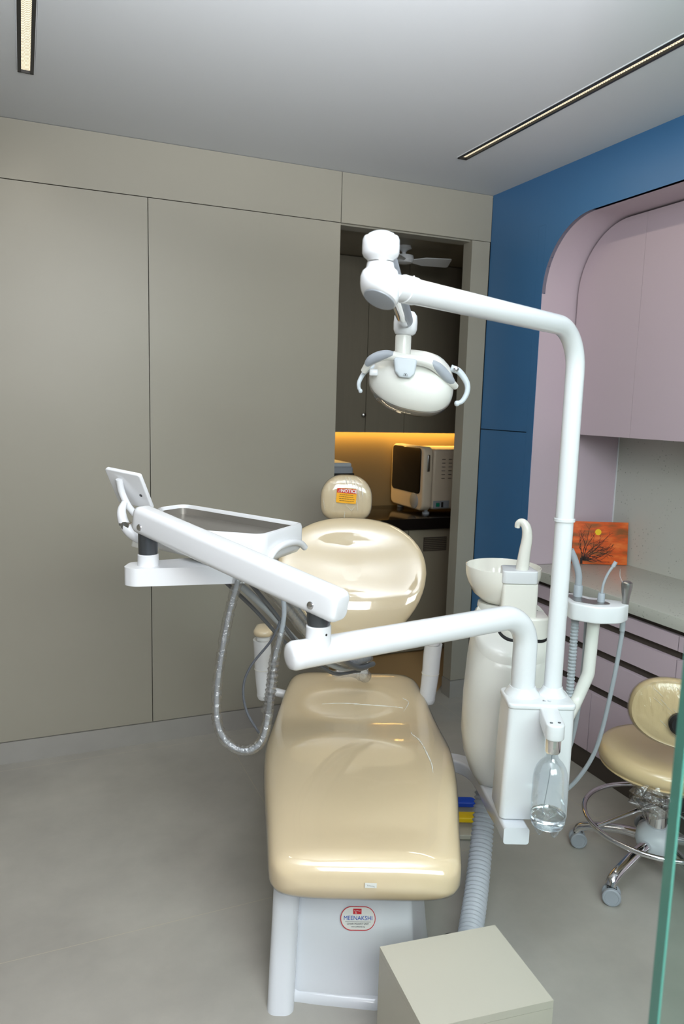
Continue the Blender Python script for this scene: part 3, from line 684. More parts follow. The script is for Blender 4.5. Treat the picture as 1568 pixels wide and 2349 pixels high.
g = G(); g.box((0, -0.0085, 0.0014), (0.07, 0.0007, 0.0004)); part('badge_rule', fm(g, BM_), 'ink_grey', base)
g = G(); g.box((-0.002, 0.0175, 0.0014), (0.023, 0.0135, 0.0006)); part('badge_emblem', fm(g, BM_), 'ink_red', base, 'small red emblem')
g = G()
g.tube([(-0.011, 0.0195, 0.002), (-0.007, 0.0185, 0.002), (-0.002, 0.0195, 0.002), (0.004, 0.0185, 0.002), (0.007, 0.019, 0.002)], 0.0005, 6); g.tube([(-0.008, 0.0125, 0.002), (-0.006, 0.0155, 0.002), (-0.004, 0.0125, 0.002)], 0.0008, 6)
part('emblem_mark', fm(g, BM_), 'ink_white', base)
# curved support arm carrying the side unit
def bar(path, w, h, r, seg=6):
    path = [Vector(p) for p in path]; rings = []
    for i, p in enumerate(path):
        d = (path[min(i+1, len(path)-1)]-path[max(i-1, 0)]); d.z = 0; d.normalize(); s = Vector((d.y, -d.x, 0))
        rings.append([p+s*u+Vector((0, 0, v)) for u, v in rrect(w, h, r, seg)])
    return rings
g = G(); g.loft(bar(catmull([(0.388, 0.098, 0.514), (0.388, 0.20, 0.500), (0.396, 0.36, 0.455), (0.408, 0.56, 0.405), (0.402, 0.70, 0.375), (0.365, 0.80, 0.352), (0.30, 0.845, 0.338), (0.10, 0.86, 0.33)], 6), 0.066, 0.046, 0.008)); part('support_arm', g, 'base_plastic', t, ang=40)

# ================================================================== side unit
t = unit = thing('side_unit', 'white upright service box with spittoon cover hanging beside the dental chair', 'dental unit', (0.44, 0.25, 0.53))
def taper(z): return 0.010*(0.85-z)/0.32
g = G(); rg = []
for z, ins in ((0.532, 0.006), (0.536, 0.001), (0.54, 0), (0.70, 0), (0.838, 0)):
    rg.append([Vector((x, y, z)) for x, y in rrect(0.170+taper(z)-2*ins, 0.115-2*ins, 0.014, 5, 0.446-0.004*taper(z)/0.01, 0.198)])
g.loft(rg); part('service_box', g, 'white_plastic', t)
g = G(); g.prism(rrect(0.176, 0.120, 0.016, 6, 0.446, 0.198), 0.838, 0.853, XY, r=0.005); tp = part('box_lid', g, 'white_plastic', t)
g = G(); g.lathe([(0.047, 0.852), (0.044, 0.858), (0.037, 0.866), (0.034, 0.874)], (0.410, 0.215, 0)); g.lathe([(0.038, 0.852), (0.034, 0.858), (0.028, 0.868), (0.025, 0.876)], (0.490, 0.215, 0)); part('socket_collars', g, 'white_plastic', tp)
g = G()
for x in (0.455, 0.468): g.lathe([(0.005, 0.853), (0.005, 0.8555), (0.002, 0.856)], (x, 0.163, 0), seg=16)
part('screws', g, 'chrome', tp)
# bottle bracket
g = G(); g.prism(round_poly([(0.440, 0.155), (0.487, 0.155), (0.472, 0.025), (0.425, 0.025)][::-1], [0.004, 0.004, 0.022, 0.022][::-1], 8), 0.805, 0.846, XY, r=0.005); bb = part('bottle_bracket', g, 'white_plastic', t)
g = G()
for x, y in ((0.441, 0.045), (0.461, 0.047)): g.lathe([(0.004, 0.846), (0.004, 0.8468)], (x, y, 0), seg=14)
part('screws', g, 'dark_gunmetal', bb)
g = G(); g.lathe([(0.0175, 0.770), (0.0195, 0.775), (0.0195, 0.806)], (0.449, 0.048, 0), seg=32); part('bottle_collar', g, 'chrome', bb, 'chrome threaded collar')
# spittoon body: tall egg like cover
g = G(); rg = []
BW = [(0.40, 0.02), (0.415, 0.05), (0.44, 0.085), (0.48, 0.11), (0.53, 0.128), (0.60, 0.139), (0.72, 0.138), (0.85, 0.131), (0.93, 0.124), (0.965, 0.120)]
for z, w in BW:
    cx = 0.452; rg.append([Vector((cx+sup(math.cos(a), .75)*w, 0.53+sup(math.sin(a), .75)*w*0.85, z+0.0)) for a in [2*PI*k/48 for k in range(48)]])
# slanted top
for r_ in rg[-3:]:
    for p in r_: p.z += ((p.y-0.53)*0.62-0.045)*(1 if r_ is rg[-1] else 0.85 if r_ is rg[-2] else 0.45)
g.loft(rg); cus = part('spittoon_cover', g, 'ivory_plastic', t, ang=50)
top = rg[-1]; c = sum(top, Vector())/48
g = G(); g.loft([[c+(p-c)*1.006+Vector((0, 0, -0.004)) for p in top], [c+(p-c)*1.0+Vector((0, 0, 0.016)) for p in top], [c+(p-c)*0.93+Vector((0, 0, 0.030)) for p in top], [c+(p-c)*0.6+Vector((0, 0, 0.034)) for p in top]]); part('cover_top', g, 'ivory_plastic', cus, ang=50)
# cup filler tower
g = G(); g.prism(round_poly([(0.402, 0.47), (0.552, 0.47), (0.556, 0.56), (0.46, 0.60), (0.402, 0.56)], [0.05, 0.03, 0.03, 0.03, 0.03], 8), 0.870, 0.985, XY, r=0.008)
g.prism(round_poly([(0.402, 0.48), (0.512, 0.48), (0.504, 0.57), (0.412, 0.57)], 0.012, 5), 0.975, 1.086, XY, r=0.004); tw = part('tower', g, 'ceramic_white', t)
g = G(); g.prism(round_poly([(0.398, 0.475), (0.508, 0.475), (0.500, 0.57), (0.412, 0.57)], 0.014, 6), 1.087, 1.126, XY, r=0.004); part('tower_cap', g, 'white_plastic', tw)
g = G(); g.prism(round_poly([(0.398, 0.465), (0.556, 0.465), (0.560, 0.56), (0.46, 0.606), (0.398, 0.565)], 0.04, 8), 0.0, 0.006, lambda u, v, h: Vector((u, v, 0.952+h+(v-0.53)*0.62))); part('shadow_gap', g, 'black_plastic', tw, 'dark gap under the tower')
g = G(); pth = catmull([(0.464, 0.51, 1.122), (0.468, 0.51, 1.175), (0.473, 0.51, 1.222), (0.469, 0.512, 1.254), (0.458, 0.52, 1.267), (0.448, 0.525, 1.262), (0.446, 0.528, 1.250)], 6)
g.tube(pth, [0.0195-0.0115*i/(len(pth)-1) for i in range(len(pth))], 20); part('cup_filler', g, 'ceramic_white', tw, 'curved white spout')
g = G(); g.lathe([(0.012, 0.965), (0.045, 0.97), (0.052, 0.985), (0.05, 1.0)], (0.405, 0.60, 0)); g.lathe([(0.058, 0.955), (0.056, 0.972), (0.046, 0.975)], (0.405, 0.60, 0)); part('bowl_neck', g, 'ivory_plastic', t)
# bowl
g = G(); po = [(0.030, 0.995), (0.060, 1.005), (0.090, 1.030), (0.108, 1.065), (0.1155, 1.09), (0.1165, 1.110), (0.1165, 1.116), (0.1135, 1.117), (0.112, 1.110), (0.110, 1.088), (0.102, 1.065), (0.084, 1.035), (0.055, 1.015), (0.012, 1.010)]
g.lathe(po, (0.428, 0.60, 0), seg=56); part('spittoon_bowl', g, 'ceramic_white', t, 'round white spittoon bowl', ang=60)

# ================================================================== bottle
t = thing('water_bottle', 'clear plastic bottle with some water, screwed below the white bracket', 'bottle', (0.449, 0.048, 0.565))
bx, by = 0.449, 0.046
g = G(); pr_ = [(0.0135, 0.776), (0.0135, 0.764), (0.0160, 0.757), (0.0215, 0.750), (0.0290, 0.742), (0.0360, 0.730), (0.0405, 0.716), (0.0425, 0.700), (0.0428, 0.66), (0.0430, 0.62), (0.0432, 0.60)]
rings = []; SEG = 60
for r_, z in pr_: rings.append([Vector((bx+r_*math.cos(2*PI*k/SEG), by+r_*math.sin(2*PI*k/SEG), z)) for k in range(SEG)])
for r_, z, lob in ((0.0425, 0.592, 0.0), (0.0420, 0.584, 0.4), (0.039, 0.571, 0.9), (0.032, 0.562, 1.2), (0.022, 0.562, 1.1), (0.010, 0.573, 0.3)):
    ring = []
    for k in range(SEG):
        a = 2*PI*k/SEG; l = 0.5+0.5*math.cos(5*a); ring.append(Vector((bx+r_*(1-0.10*lob*(1-l))*math.cos(a), by+r_*(1-0.10*lob*(1-l))*math.sin(a), z+0.020*lob*(1-l))))
    rings.append(ring)
g.loft(rings, cap=False); part('bottle_body', g, 'bottle_plastic', t, ang=60)
g = G(); g.lathe([(0.0415, 0.610), (0.0417, 0.592), (0.039, 0.582), (0.030, 0.577), (0.012, 0.577)], (bx, by, 0), seg=48); part('water', g, 'water', t)
g = G(); g.tube(catmull([(bx, by, 0.775), (bx-0.004, by, 0.70), (bx-0.015, by, 0.60)], 6), 0.0012, 8); part('dip_tube', g, 'hose_grey', t)

# ================================================================== operating lamp
t = thing('operating_lamp', 'white dental operating lamp on a tall bent pole above the chair', 'operating lamp', (0.490, 0.215, 0.855))
g = G(); pth = fillet([(0.490, 0.215, 0.855), (0.490, 0.215, 1.802), (-0.004, -0.296, 1.812)], 0.105, 14); g.tube(pth, 0.0232, 32)
pole = part('pole', g, 'white_plastic', t)
g = G(); g.lathe([(0.0235, 1.318), (0.0268, 1.319), (0.0268, 1.326), (0.0235, 1.327)], (0.490, 0.215, 0)); part('pole_collar', g, 'white_plastic', pole)
e0 = Vector((0.015, -0.276, 1.812)); ed = Vector((-0.494, -0.511, 0.010)).normalized()
g = G(); g.lathe([(0.0236, 0), (0.0252, 0.001), (0.0252, 0.030), (0.0236, 0.031)], e0-ed*0.03, ed); part('arm_sleeve', g, 'white_plastic', pole)
g = G(); g.lathe([(0.003, 0), (0.003, 0.003)], (0.035, -0.26, 1.8345), seg=10); part('set_screw', g, 'chrome', pole)
hx, hy = -0.030, -0.322
def slant(r_, z, k):
    return [Vector((hx+r_*math.cos(2*PI*j/40), hy+r_*math.sin(2*PI*j/40), z+k*(-0.36*r_*math.sin(2*PI*j/40)-0.34*r_*math.cos(2*PI*j/40)))) for j in range(40)]
g = G(); g.loft([slant(0.026, 1.786, 1), slant(0.0305, 1.788, 1), slant(0.0335, 1.794, 1), slant(0.0345, 1.803, 0.8), slant(0.0345, 1.822, 0.2), slant(0.031, 1.834, 0), slant(0.025, 1.839, 0), slant(0.0235, 1.848, 0)]); hh = part('elbow_housing', g, 'white_plastic', t)
g = G(); g.loft([slant(0.0275, 1.7875, 1), slant(0.0275, 1.7845, 1), slant(0.024, 1.7835, 1)]); part('elbow_cap', g, 'grey_plastic', hh, 'grey underside cap')
g = G(); g.lathe([(0.0222, 1.848), (0.0226, 1.8485), (0.0226, 1.8502), (0.0222, 1.8505)], (hx, hy, 0)); part('swivel_ring', g, 'brushed_steel', hh)
g = G(); g.lathe([(0.0225, 1.850), (0.0235, 1.853), (0.030, 1.858), (0.0325, 1.864), (0.0328, 1.874), (0.0325, 1.886), (0.030, 1.892), (0.024, 1.894)], (hx, hy, 0), seg=40); kn = part('swivel_housing', g, 'white_plastic', t)
g = G(); g.lathe([(0.0245, 1.8935), (0.022, 1.897), (0.014, 1.9005), (0.004, 1.902)], (hx, hy, 0)); part('swivel_cap', g, 'pale_grey_plastic', kn)
# sprung arm from the swivel back and down to the lamp joint
J = Vector((0.066, 0.270, 1.812)); S0 = Vector((hx+0.004, hy+0.012, 1.872))
g = G(); g.tube([S0, S0.lerp(J, 0.5), S0.lerp(J, 0.97)], 0.0185, 28); sa = part('spring_arm', g, 'chrome', t, 'polished metal arm')
d = (J-S0).normalized(); side = Vector((1, 0, 0)); side = (side-d*side.dot(d)).normalized()
g = G(); rg = []
for f in (0.03, 0.3, 0.6, 0.97):
    c = S0.lerp(J, f); up = d.cross(side).normalized()
    rg.append([c+side*0.0192*math.cos(a)+up*0.0192*math.sin(a) for a in [R(-62+124*k/10) for k in range(11)]]+[c+side*0.0205*math.cos(a)+up*0.0205*math.sin(a) for a in [R(62-124*k/10) for k in range(11)]])
g.loft(rg); part('arm_cover', g, 'grey_plastic', sa)
g = G(); g.lathe([(0.020, -0.032), (0.026, -0.028), (0.030, -0.018), (0.0305, 0.0), (0.029, 0.016), (0.022, 0.026), (0.01, 0.03)], J+Vector((0, 0, 0.0)), (0, 0, 1), 36); part('lamp_joint', g, 'white_plastic', t)
PB = J+Vector((-0.004, 0, -0.032))
g = G(); g.lathe([(0.0195, 0), (0.0205, -0.004), (0.0205, -0.060), (0.019, -0.085)], PB, (0, 0, 1), 32); part('drop_post', g, 'ivory_plastic', t)
# lamp head
HC = Vector((0.092, 0.320, 1.662))
nax = Vector((0.10, -0.72, 0.62)).normalized()
ex = Vector((1, 0.10, -0.20)); ex = (ex-nax*ex.dot(nax)).normalized(); ey = nax.cross(ex)
def head_ring(k, h, n=56, a=0.112, b=0.088):
    return [HC+ex*sup(math.cos(2*PI*j/n), .85)*a*k+ey*sup(math.sin(2*PI*j/n), .85)*b*k*(1+0.12*math.cos(2*PI*j/n))+nax*h for j in range(n)]
g = G(); g.loft([head_ring(0.97, -0.012), head_ring(1.0, -0.006), head_ring(1.0, 0.004), head_ring(0.975, 0.02), head_ring(0.91, 0.037), head_ring(0.80, 0.052), head_ring(0.64, 0.064), head_ring(0.42, 0.072), head_ring(0.18, 0.075)])
hd = part('lamp_head', g, 'ivory_plastic', t, ang=60)
g = G(); g.loft([head_ring(1.0, -0.006), head_ring(0.975, -0.024), head_ring(0.88, -0.040), head_ring(0.64, -0.052), head_ring(0.25, -0.057)]); part('visor', g, 'visor_clear', hd, 'clear curved visor', ang=60)
g = G(); g.loft([head_ring(1.003, -0.004), head_ring(1.010, -0.004), head_ring(1.010, -0.009), head_ring(1.003, -0.009)], closed=True, cap=False); part('visor_rim', g, 'brushed_steel', hd)
# yoke: bar with two grey grips
def hp(px, pz, dep): return HC+Vector((px*0.001144, 0, -pz*0.001144))+Vector((0, -dep-0.010, 0))
yk = catmull([hp(-112, -22, 0.03), hp(-96, -44, 0.05), hp(-62, -56, 0.062), hp(-22, -50, 0.068), hp(20, -46, 0.068), hp(50, -32, 0.062), hp(80, -6, 0.045), hp(98, 6, 0.02)], 6)
g = G(); g.tube(yk, [0.0085+0.0045*math.sin(PI*i/(len(yk)-1)) for i in range(len(yk))], 18); yo = part('yoke', g, 'ivory_plastic', hd)
for (a, b) in ((3, 15), (27, 39)):
    g = G(); seg = [p+Vector((0, -0.004, 0.003)) for p in yk[a:b]]; m_ = len(seg)
    g.tube(seg, [0.0128*math.sin(PI*(0.10+0.80*i/(m_-1)))**0.35 for i in range(m_)], 18); part('grip', g, 'grey_plastic', yo, 'grey rubber grip')
g = G(); w0 = [(-27, -50), (27, -46), (22, -14), (12, -4), (-12, -6), (-22, -18)]
cb = HC+Vector((-0.026, -0.082, 0)); g.prism(round_poly([(x*0.00114, -z*0.00114) for x, z in w0][::-1], 0.008, 5), 0, 0.028, lambda u, v, h: cb+Vector((u, -h+0.014, v+0.004)), r=0.005); cbk = part('control_block', g, 'pale_grey_plastic', hd, 'pale grey sensor block')
g = G()
cz = cb+Vector((0.001, -0.0145, 0.0175))
g.tube([cz+Vector((-0.006, 0, -0.003)), cz+Vector((-0.003, 0, 0.003)), cz+Vector((0.003, 0, 0.003)), cz+Vector((0.006, 0, -0.003))], 0.0004, 6, closed=True); g.box(cz+Vector((0, 0, -0.0005)), (0.003, 0.001, 0.003))
part('sensor_mark', g, 'ink_grey', cbk)
for pts, ra in (([hp(-86, -34, 0.0), hp(-108, -22, 0.01), hp(-121, 0, 0.02), hp(-122, 14, 0.02), hp(-118, 22, 0.02)], 0.0055), ([hp(88, -36, 0.0), hp(108, -28, 0.0), hp(126, -4, 0.0), hp(128, 18, 0.0), hp(118, 38, 0.0), hp(106, 44, 0.0)], 0.0075)):
    pts = catmull(pts, 6); m_ = len(pts); g = G(); g.tube(pts, [ra*(1.25-0.5*i/(m_-1)) for i in range(m_)], 16)
    e = pts[-1]; g.lathe([(0.002, -ra*1.0), (ra*0.8, -ra*0.7), (ra*1.0, 0), (ra*0.8, ra*0.7), (0.002, ra)], e, (0, 0, 1), 14); part('handle', g, 'pale_grey_plastic', hd, 'pale grey curved handle', ang=70)
g = G(); q = hp(98, -33, 0.012); g.lathe([(0.007, 0), (0.007, 0.006), (0.004, 0.008)], q, (0, -1, 0), 18)
part('handle_screw', g, 'chrome', hd)
g = G(); g.box(hp(-90, -20, 0.03), (0.022, 0.03, 0.018), r=0.004); part('hinge_lug', g, 'white_plastic', hd)

# ================================================================== instrument table with its arms
t = tab = thing('instrument_table', 'white doctor instrument tray on a bent tube and a long balance arm', 'instrument table', (0.410, 0.215, 0.855))
AZ = 1.070; EX, EY = -0.165, -0.148
g = G(); pth = fillet([(0.410, 0.215, 0.855), (0.410, 0.215, AZ), (EX, EY, AZ)], 0.085, 14); g.tube(pth, 0.0315, 36, cap=False)
arm = part('swing_arm', g, 'white_plastic', t)
ed = Vector((EX-0.410, EY-0.215, 0)).normalized()
g = G(); g.lathe([(0.0315, -0.002), (0.0318, 0.0), (0.0318, 0.016), (0.028, 0.025), (0.018, 0.029), (0.004, 0.030)], (EX, EY, AZ), ed, 36); part('end_cap', g, 'white_plastic', arm, ang=50)
PX, PY = -0.128, -0.125
g = G(); g.lathe([(0.030, AZ+0.005), (0.0285, AZ+0.024), (0.0275, AZ+0.032), (0.0275, AZ+0.058), (0.0255, AZ+0.060)], (PX, PY, 0), seg=36); part('post_socket', g, 'white_plastic', arm)
g = G(); g.lathe([(0.0027, 0), (0.0027, 0.001)], (PX+0.017, PY-0.0207, AZ+0.044), (0.66, -0.75, 0), 12); part('screw_hole', g, 'ink_black', arm)
BL = Vector((-0.600, 0.205, 1.300)); BR = Vector((-0.078, -0.170, 1.181))
g = G(); g.lathe([(0.0240, AZ+0.058), (0.0262, AZ+0.070), (0.0262, AZ+0.12)], (PX, PY, 0), seg=32); part('post', g, 'dark_gunmetal', arm, 'dark grey metal post')
# balance arm (rounded rectangular beam)
g = G(); dr = (BR-BL).normalized(); sd = dr.cross(Vector((0, 0, 1))).normalized(); upb = sd.cross(dr)
def beam_ring(f, s, w=0.056, h=0.070):
    c = BL.lerp(BR, f); return [c+sd*u*s+upb*v*s for u, v in rrect(w, h, 0.017, 6)]
L_ = (BR-BL).length
g.loft([beam_ring(-0.000, 0.72), beam_ring(0.006, 0.90), beam_ring(0.018, 0.985), beam_ring(0.03, 1.0), beam_ring(0.5, 1.0), beam_ring(0.93, 1.0), beam_ring(0.975, 0.995), beam_ring(0.990, 0.93), beam_ring(0.998, 0.80), beam_ring(1.0, 0.70)])
beam = part('balance_arm', g, 'white_plastic', t, 'long white sprung beam', ang=50)
for f in (0.055, 0.905):
    c = BL.lerp(BR, f)+upb*(-0.012); nf = -sd if sd.y > 0 else sd
    g = G(); g.lathe([(0.0075, 0.0), (0.0075, 0.003), (0.004, 0.0045)], c+nf*0.0275, nf, 20); g.lathe([(0.0085, 0), (0.0085, 0.001)], c+nf*0.0275, nf, 20); part('pivot_screw', g, 'chrome', beam)
g = G(); c = BL.lerp(BR, 0.16)+upb*0.0325+nf*0.004; g.box(c, (0.055, 0.012, 0.004), frame_m((0, 0, 0), dr+nf*-0.25, upb.cross(dr)).to_3x3(), r=0.0018); part('slot_cover', g, 'grey_plastic', beam)
# drop post at the far end, lower arm, table
LX, LY = -0.575, 0.190
g = G(); g.lathe([(0.024, 1.205), (0.0245, 1.23), (0.0245, 1.285)], (LX, LY, 0), seg=32); part('post', g, 'dark_gunmetal', t, 'dark grey metal post')
g = G(); g.lathe([(0.0265, 1.175), (0.0265, 1.208), (0.0245, 1.210)], (LX, LY, 0), seg=32)
g.loft([[Vector((x, y, z)) for x, y in round_poly([(-0.630, 0.160), (-0.600, 0.142), (-0.27, 0.225), (-0.25, 0.30), (-0.34, 0.37), (-0.600, 0.235), (-0.630, 0.215)], [0.02, 0.03, 0.02, 0.02, 0.02, 0.03, 0.02], 5)] for z in (1.134, 1.180)])
lo = part('lower_arm', g, 'white_plastic', t)
TO = [(-0.650, 0.600), (-0.590, 0.700), (-0.185, 0.372), (-0.280, 0.158), (-0.43, 0.195), (-0.60, 0.33)]
TO = TO[::-1]
rad = [0.06, 0.05, 0.035, 0.03, 0.04, 0.04]
ox = round_poly(TO[::-1][::-1], rad, 8)
def area2(p): return sum(a[0]*b[1]-b[0]*a[1] for a, b in zip(p, p[1:]+p[:1]))
if area2(ox) < 0: ox = ox[::-1]
cxm = sum(p[0] for p in ox)/len(ox); cym = sum(p[1] for p in ox)/len(ox)
def inset(ins):
    out = []; m_ = len(ox)
    for i in range(m_):
        a = Vector(ox[i-1]); b = Vector(ox[(i+1) % m_]); d_ = (b-a).normalized(); out.append((ox[i][0]-d_.y*ins, ox[i][1]+d_.x*ins))
    return out
def tz(x, y): return 0.0
def lay(ins, z): return [Vector((x, y, z)) for x, y in inset(ins)]
g = G(); g.loft([lay(0.035, 1.188), lay(0.012, 1.192), lay(0.002, 1.205), lay(0.0, 1.225), lay(0.0, 1.262), lay(0.003, 1.270), lay(0.009, 1.272), lay(0.013, 1.268), lay(0.016, 1.238), lay(0.04, 1.237)]); tray = part('tray_body', g, 'white_plastic', t, ang=45)
g = G(); g.loft([lay(0.0165, 1.2385), lay(0.0165, 1.262), lay(0.0185, 1.262), lay(0.0195, 1.242), lay(0.035, 1.2405)]); part('tray_liner', g, 'panel_metal', tray, 'dark brushed metal tray liner', ang=45)
g = G(); pth = catmull([(-0.268, 0.175, 1.200), (-0.250, 0.208, 1.226), (-0.222, 0.270, 1.232), (-0.196, 0.33, 1.222), (-0.183, 0.36, 1.204)], 6); g.tube(pth, 0.009, 14); part('tray_handle', g, 'white_plastic', tray)
# film viewer at the left end
VM = frame_m((-0.655, 0.315, 1.362), (0.90, -0.42, -0.10), (-0.16, -0.50, 0.80))
g = G(); g.prism(rrect(0.118, 0.118, 0.007, 5), -0.006, 0.006, lambda u, v, h: VM@Vector((u, v, h)), r=0.003); vw = part('film_viewer', g, 'white_plastic', t)
g = G(); pth = [VM@Vector(p) for p in catmull([(-0.014, 0.036, 0.010), (-0.012, 0.0, 0.020), (0.002, -0.035, 0.030), (0.014, -0.062, 0.030)], 6)]
g.loft(bar(pth, 0.016, 0.014, 0.004)) if False else g.tube(pth, 0.0095, 12); part('viewer_bracket', g, 'white_plastic', vw)
g = G(); g.lathe([(0.0045, 0.006), (0.0045, 0.0068)], VM@Vector((0.038, -0.012, 0)), VM.to_3x3()@Vector((0, 0, 1)), 16); part('viewer_plug', g, 'ink_grey', vw)
g = G(); pth = catmull([(-0.662, 0.290, 1.328), (-0.668, 0.280, 1.300), (-0.655, 0.275, 1.262), (-0.625, 0.270, 1.235), (-0.590, 0.30, 1.215)], 6); g.tube(pth, [0.008+0.006*math.sin(PI*i/(len(pth)-1)) for i in range(len(pth))], 14); part('viewer_stalk', g, 'white_plastic', t)
g = G(); g.tube([(-0.655, 0.262, 1.268), (-0.655, 0.295, 1.268)], 0.011, 14); g.box((-0.663, 0.262, 1.272), (0.012, 0.006, 0.006)); part('wing_nut', g, 'chrome', t)
g = G(); g.box((-0.612, 0.33, 1.222), (0.075, 0.02, 0.062), Matrix.Rotation(R(14), 3, 'Y'), r=0.004); part('side_plate', g, 'ivory_plastic', t)
g = G(); g.box((-0.345, 0.215, 1.150), (0.022, 0.02, 0.024), r=0.005); g.box((-0.352, 0.21, 1.135), (0.012, 0.012, 0.02), r=0.003); part('hose_clip', g, 'black_plastic', t)
# hoses of the table
def hose(pts, r_, m_, nm='instrument_hose', lab=None, par=None, n=10):
    g = G(); g.tube(catmull(pts, n), r_, 14); return part(nm, g, m_, par or t, lab, ang=60)
h1 = [(-0.335, 0.20, 1.175), (-0.350, 0.20, 1.13), (-0.372, 0.20, 1.04), (-0.390, 0.20, 0.93), (-0.400, 0.20, 0.84), (-0.397, 0.20, 0.75), (-0.370, 0.20, 0.698), (-0.325, 0.20, 0.678), (-0.285, 0.20, 0.70), (-0.266, 0.20, 0.765), (-0.258, 0.20, 0.85), (-0.250, 0.20, 0.93), (-0.232, 0.20, 1.01), (-0.226, 0.20, 1.07), (-0.236, 0.20, 1.16)]
hs = hose(h1, 0.0064, 'hose_grey')
g = G(); pp = catmull(h1[:13], 14); random.seed(3)
g.tube(pp, [0.0115+0.0035*random.random() for _ in pp], 12); part('film_sleeve', g, 'clear_sleeve', hs, 'crinkled clear sleeve', ang=60)
g = G(); pp = catmull([(-0.268, 0.196, 0.79), (-0.257, 0.196, 0.85), (-0.250, 0.196, 0.93)], 16); g.tube(pp, [0.013+0.004*math.sin(i*2.1) for i in range(len(pp))], 12); part('film_bunch', g, 'clear_sleeve', hs, 'bunched clear film', ang=60)
hose([(-0.24, 0.26, 1.02), (-0.262, 0.25, 0.97), (-0.315, 0.24, 0.90), (-0.335, 0.24, 0.84), (-0.325, 0.24, 0.77), (-0.285, 0.24, 0.70)], 0.0035, 'dark_hose')
# bundle running from under the tray back to the chair
for k, (a, b, r_, mm_) in enumerate((((-0.45, 0.26, 1.18), (0.0, 0.9, 0.66), 0.006, 'dark_hose'), ((-0.40, 0.24, 1.17), (0.02, 0.92, 0.68), 0.010, 'hose_grey'), ((-0.32, 0.24, 1.17), (0.03, 0.93, 0.70), 0.013, 'hose_grey'),
                                     ((-0.29, 0.25, 1.17), (0.03, 0.95, 0.69), 0.009, 'hose_grey'), ((-0.25, 0.26, 1.17), (0.05, 0.95, 0.67), 0.010, 'dark_hose'), ((-0.36, 0.25, 1.17), (-0.02, 0.9, 0.66), 0.006, 'dark_hose'))):
    a = Vector(a); b = Vector(b); q = [a, a.lerp(b, 0.25)+Vector((0, 0, -0.035)), a.lerp(b, 0.5)+Vector((0, 0, -0.085)), a.lerp(b, 0.78)+Vector((0, 0, -0.08)), b+Vector((0, 0.0, -0.01))]
    hb = hose(q, r_, mm_)
    if k in (2, 3):
        g = G(); pp = catmull(q, 12); g.tube(pp, [r_*1.45+0.002*random.random() for _ in pp], 12); part('film_sleeve', g, 'clear_sleeve', hb, 'clear sleeve', ang=60)
g = G(); pp = catmull([(-0.10, 0.96, 0.612), (-0.02, 0.97, 0.625), (0.02, 0.99, 0.60), (0.03, 1.02, 0.585)], 8)
g.tube(pp, [(0.022+0.008*random.random())*math.sin(PI*(i+0.6)/(len(pp)+0.2))**0.5 for i in range(len(pp))], 14); part('film_bunch', g, 'clear_sleeve', t, 'gathered clear film over the hoses', ang=60)

# ================================================================== assistant holder
t = thing('assistant_holder', 'curved white assistant instrument holder behind the light pole', 'instrument holder', (0.56, 0.33, 0.74))
g = G(); pth = fillet([(0.53, 0.25, 0.735), (0.60, 0.35, 0.775), (0.632, 0.355, 0.86), (0.638, 0.36, 1.03)], 0.05, 8); g.tube(pth, 0.0175, 20); part('holder_tube', g, 'ivory_plastic', t)
ho = [(0.555, 0.440), (0.560, 0.325), (0.620, 0.285), (0.690, 0.295), (0.722, 0.330), (0.722, 0.365), (0.690, 0.375), (0.635, 0.400), (0.600, 0.45)]
g = G(); g.prism(round_poly(ho, [0.02, 0.03, 0.06, 0.06, 0.017, 0.017, 0.04, 0.05, 0.02], 6), 1.026, 1.074, XY, r=0.005); hb_ = part('holder_body', g, 'white_plastic', t)
g = G(); g.prism(round_poly([(0.570, 0.425), (0.574, 0.345), (0.620, 0.312), (0.672, 0.318), (0.660, 0.35), (0.62, 0.37), (0.595, 0.41)], 0.015, 5), 1.0745, 1.0755, XY); part('top_plate', g, 'brushed_steel', hb_, 'shiny top plate')
def tool(pts, r_, m_, nm, lab): 
    g = G(); g.tube(pts, r_, 14); return part(nm, g, m_, t, lab, ang=60)
tool(catmull([(0.600, 0.40, 1.07), (0.600, 0.40, 1.11), (0.598, 0.40, 1.14), (0.585, 0.40, 1.18), (0.570, 0.40, 1.21)], 6), 0.0095, 'grey_plastic', 'suction_tube', 'grey ribbed suction tube')
g = G(); g.lathe([(0.0125, 1.074), (0.0125, 1.106), (0.0115, 1.108)], (0.600, 0.40, 0)); part('tool_collar', g, 'grey_plastic', t)
g = G(); g.lathe([(0.010, 1.074), (0.010, 1.096), (0.008, 1.100)], (0.648, 0.345, 0)); part('tool_collar', g, 'grey_plastic', t)
s_ = tool(catmull([(0.648, 0.345, 1.095), (0.651, 0.345, 1.125), (0.661, 0.345, 1.155), (0.676, 0.345, 1.18)], 6), 0.0036, 'hose_grey', 'saliva_ejector', 'thin bent suction straw')
g = G(); g.tube([(0.674, 0.345, 1.176), (0.681, 0.345, 1.190)], [0.0058, 0.0052], 12); part('tip', g, 'grey_plastic', s_)
g = G(); g.lathe([(0.0095, 1.074), (0.0095, 1.082), (0.0105, 1.095), (0.0135, 1.112), (0.0155, 1.126), (0.0145, 1.134), (0.008, 1.138)], (0.713, 0.335, 0)); sy = part('air_water_syringe', g, 'brushed_steel', t, 'silver syringe handle with fine nozzle')
g = G(); g.tube([(0.704, 0.335, 1.126), (0.692, 0.335, 1.150), (0.6895, 0.335, 1.172)], 0.0013, 8); part('nozzle', g, 'chrome', sy)
g = G(); g.lathe([(0.004, 1.131), (0.004, 1.136)], (0.716, 0.332, 0), seg=12); g.lathe([(0.003, 1.131), (0.003, 1.135)], (0.709, 0.332, 0), seg=12); part('buttons', g, 'chrome', sy)
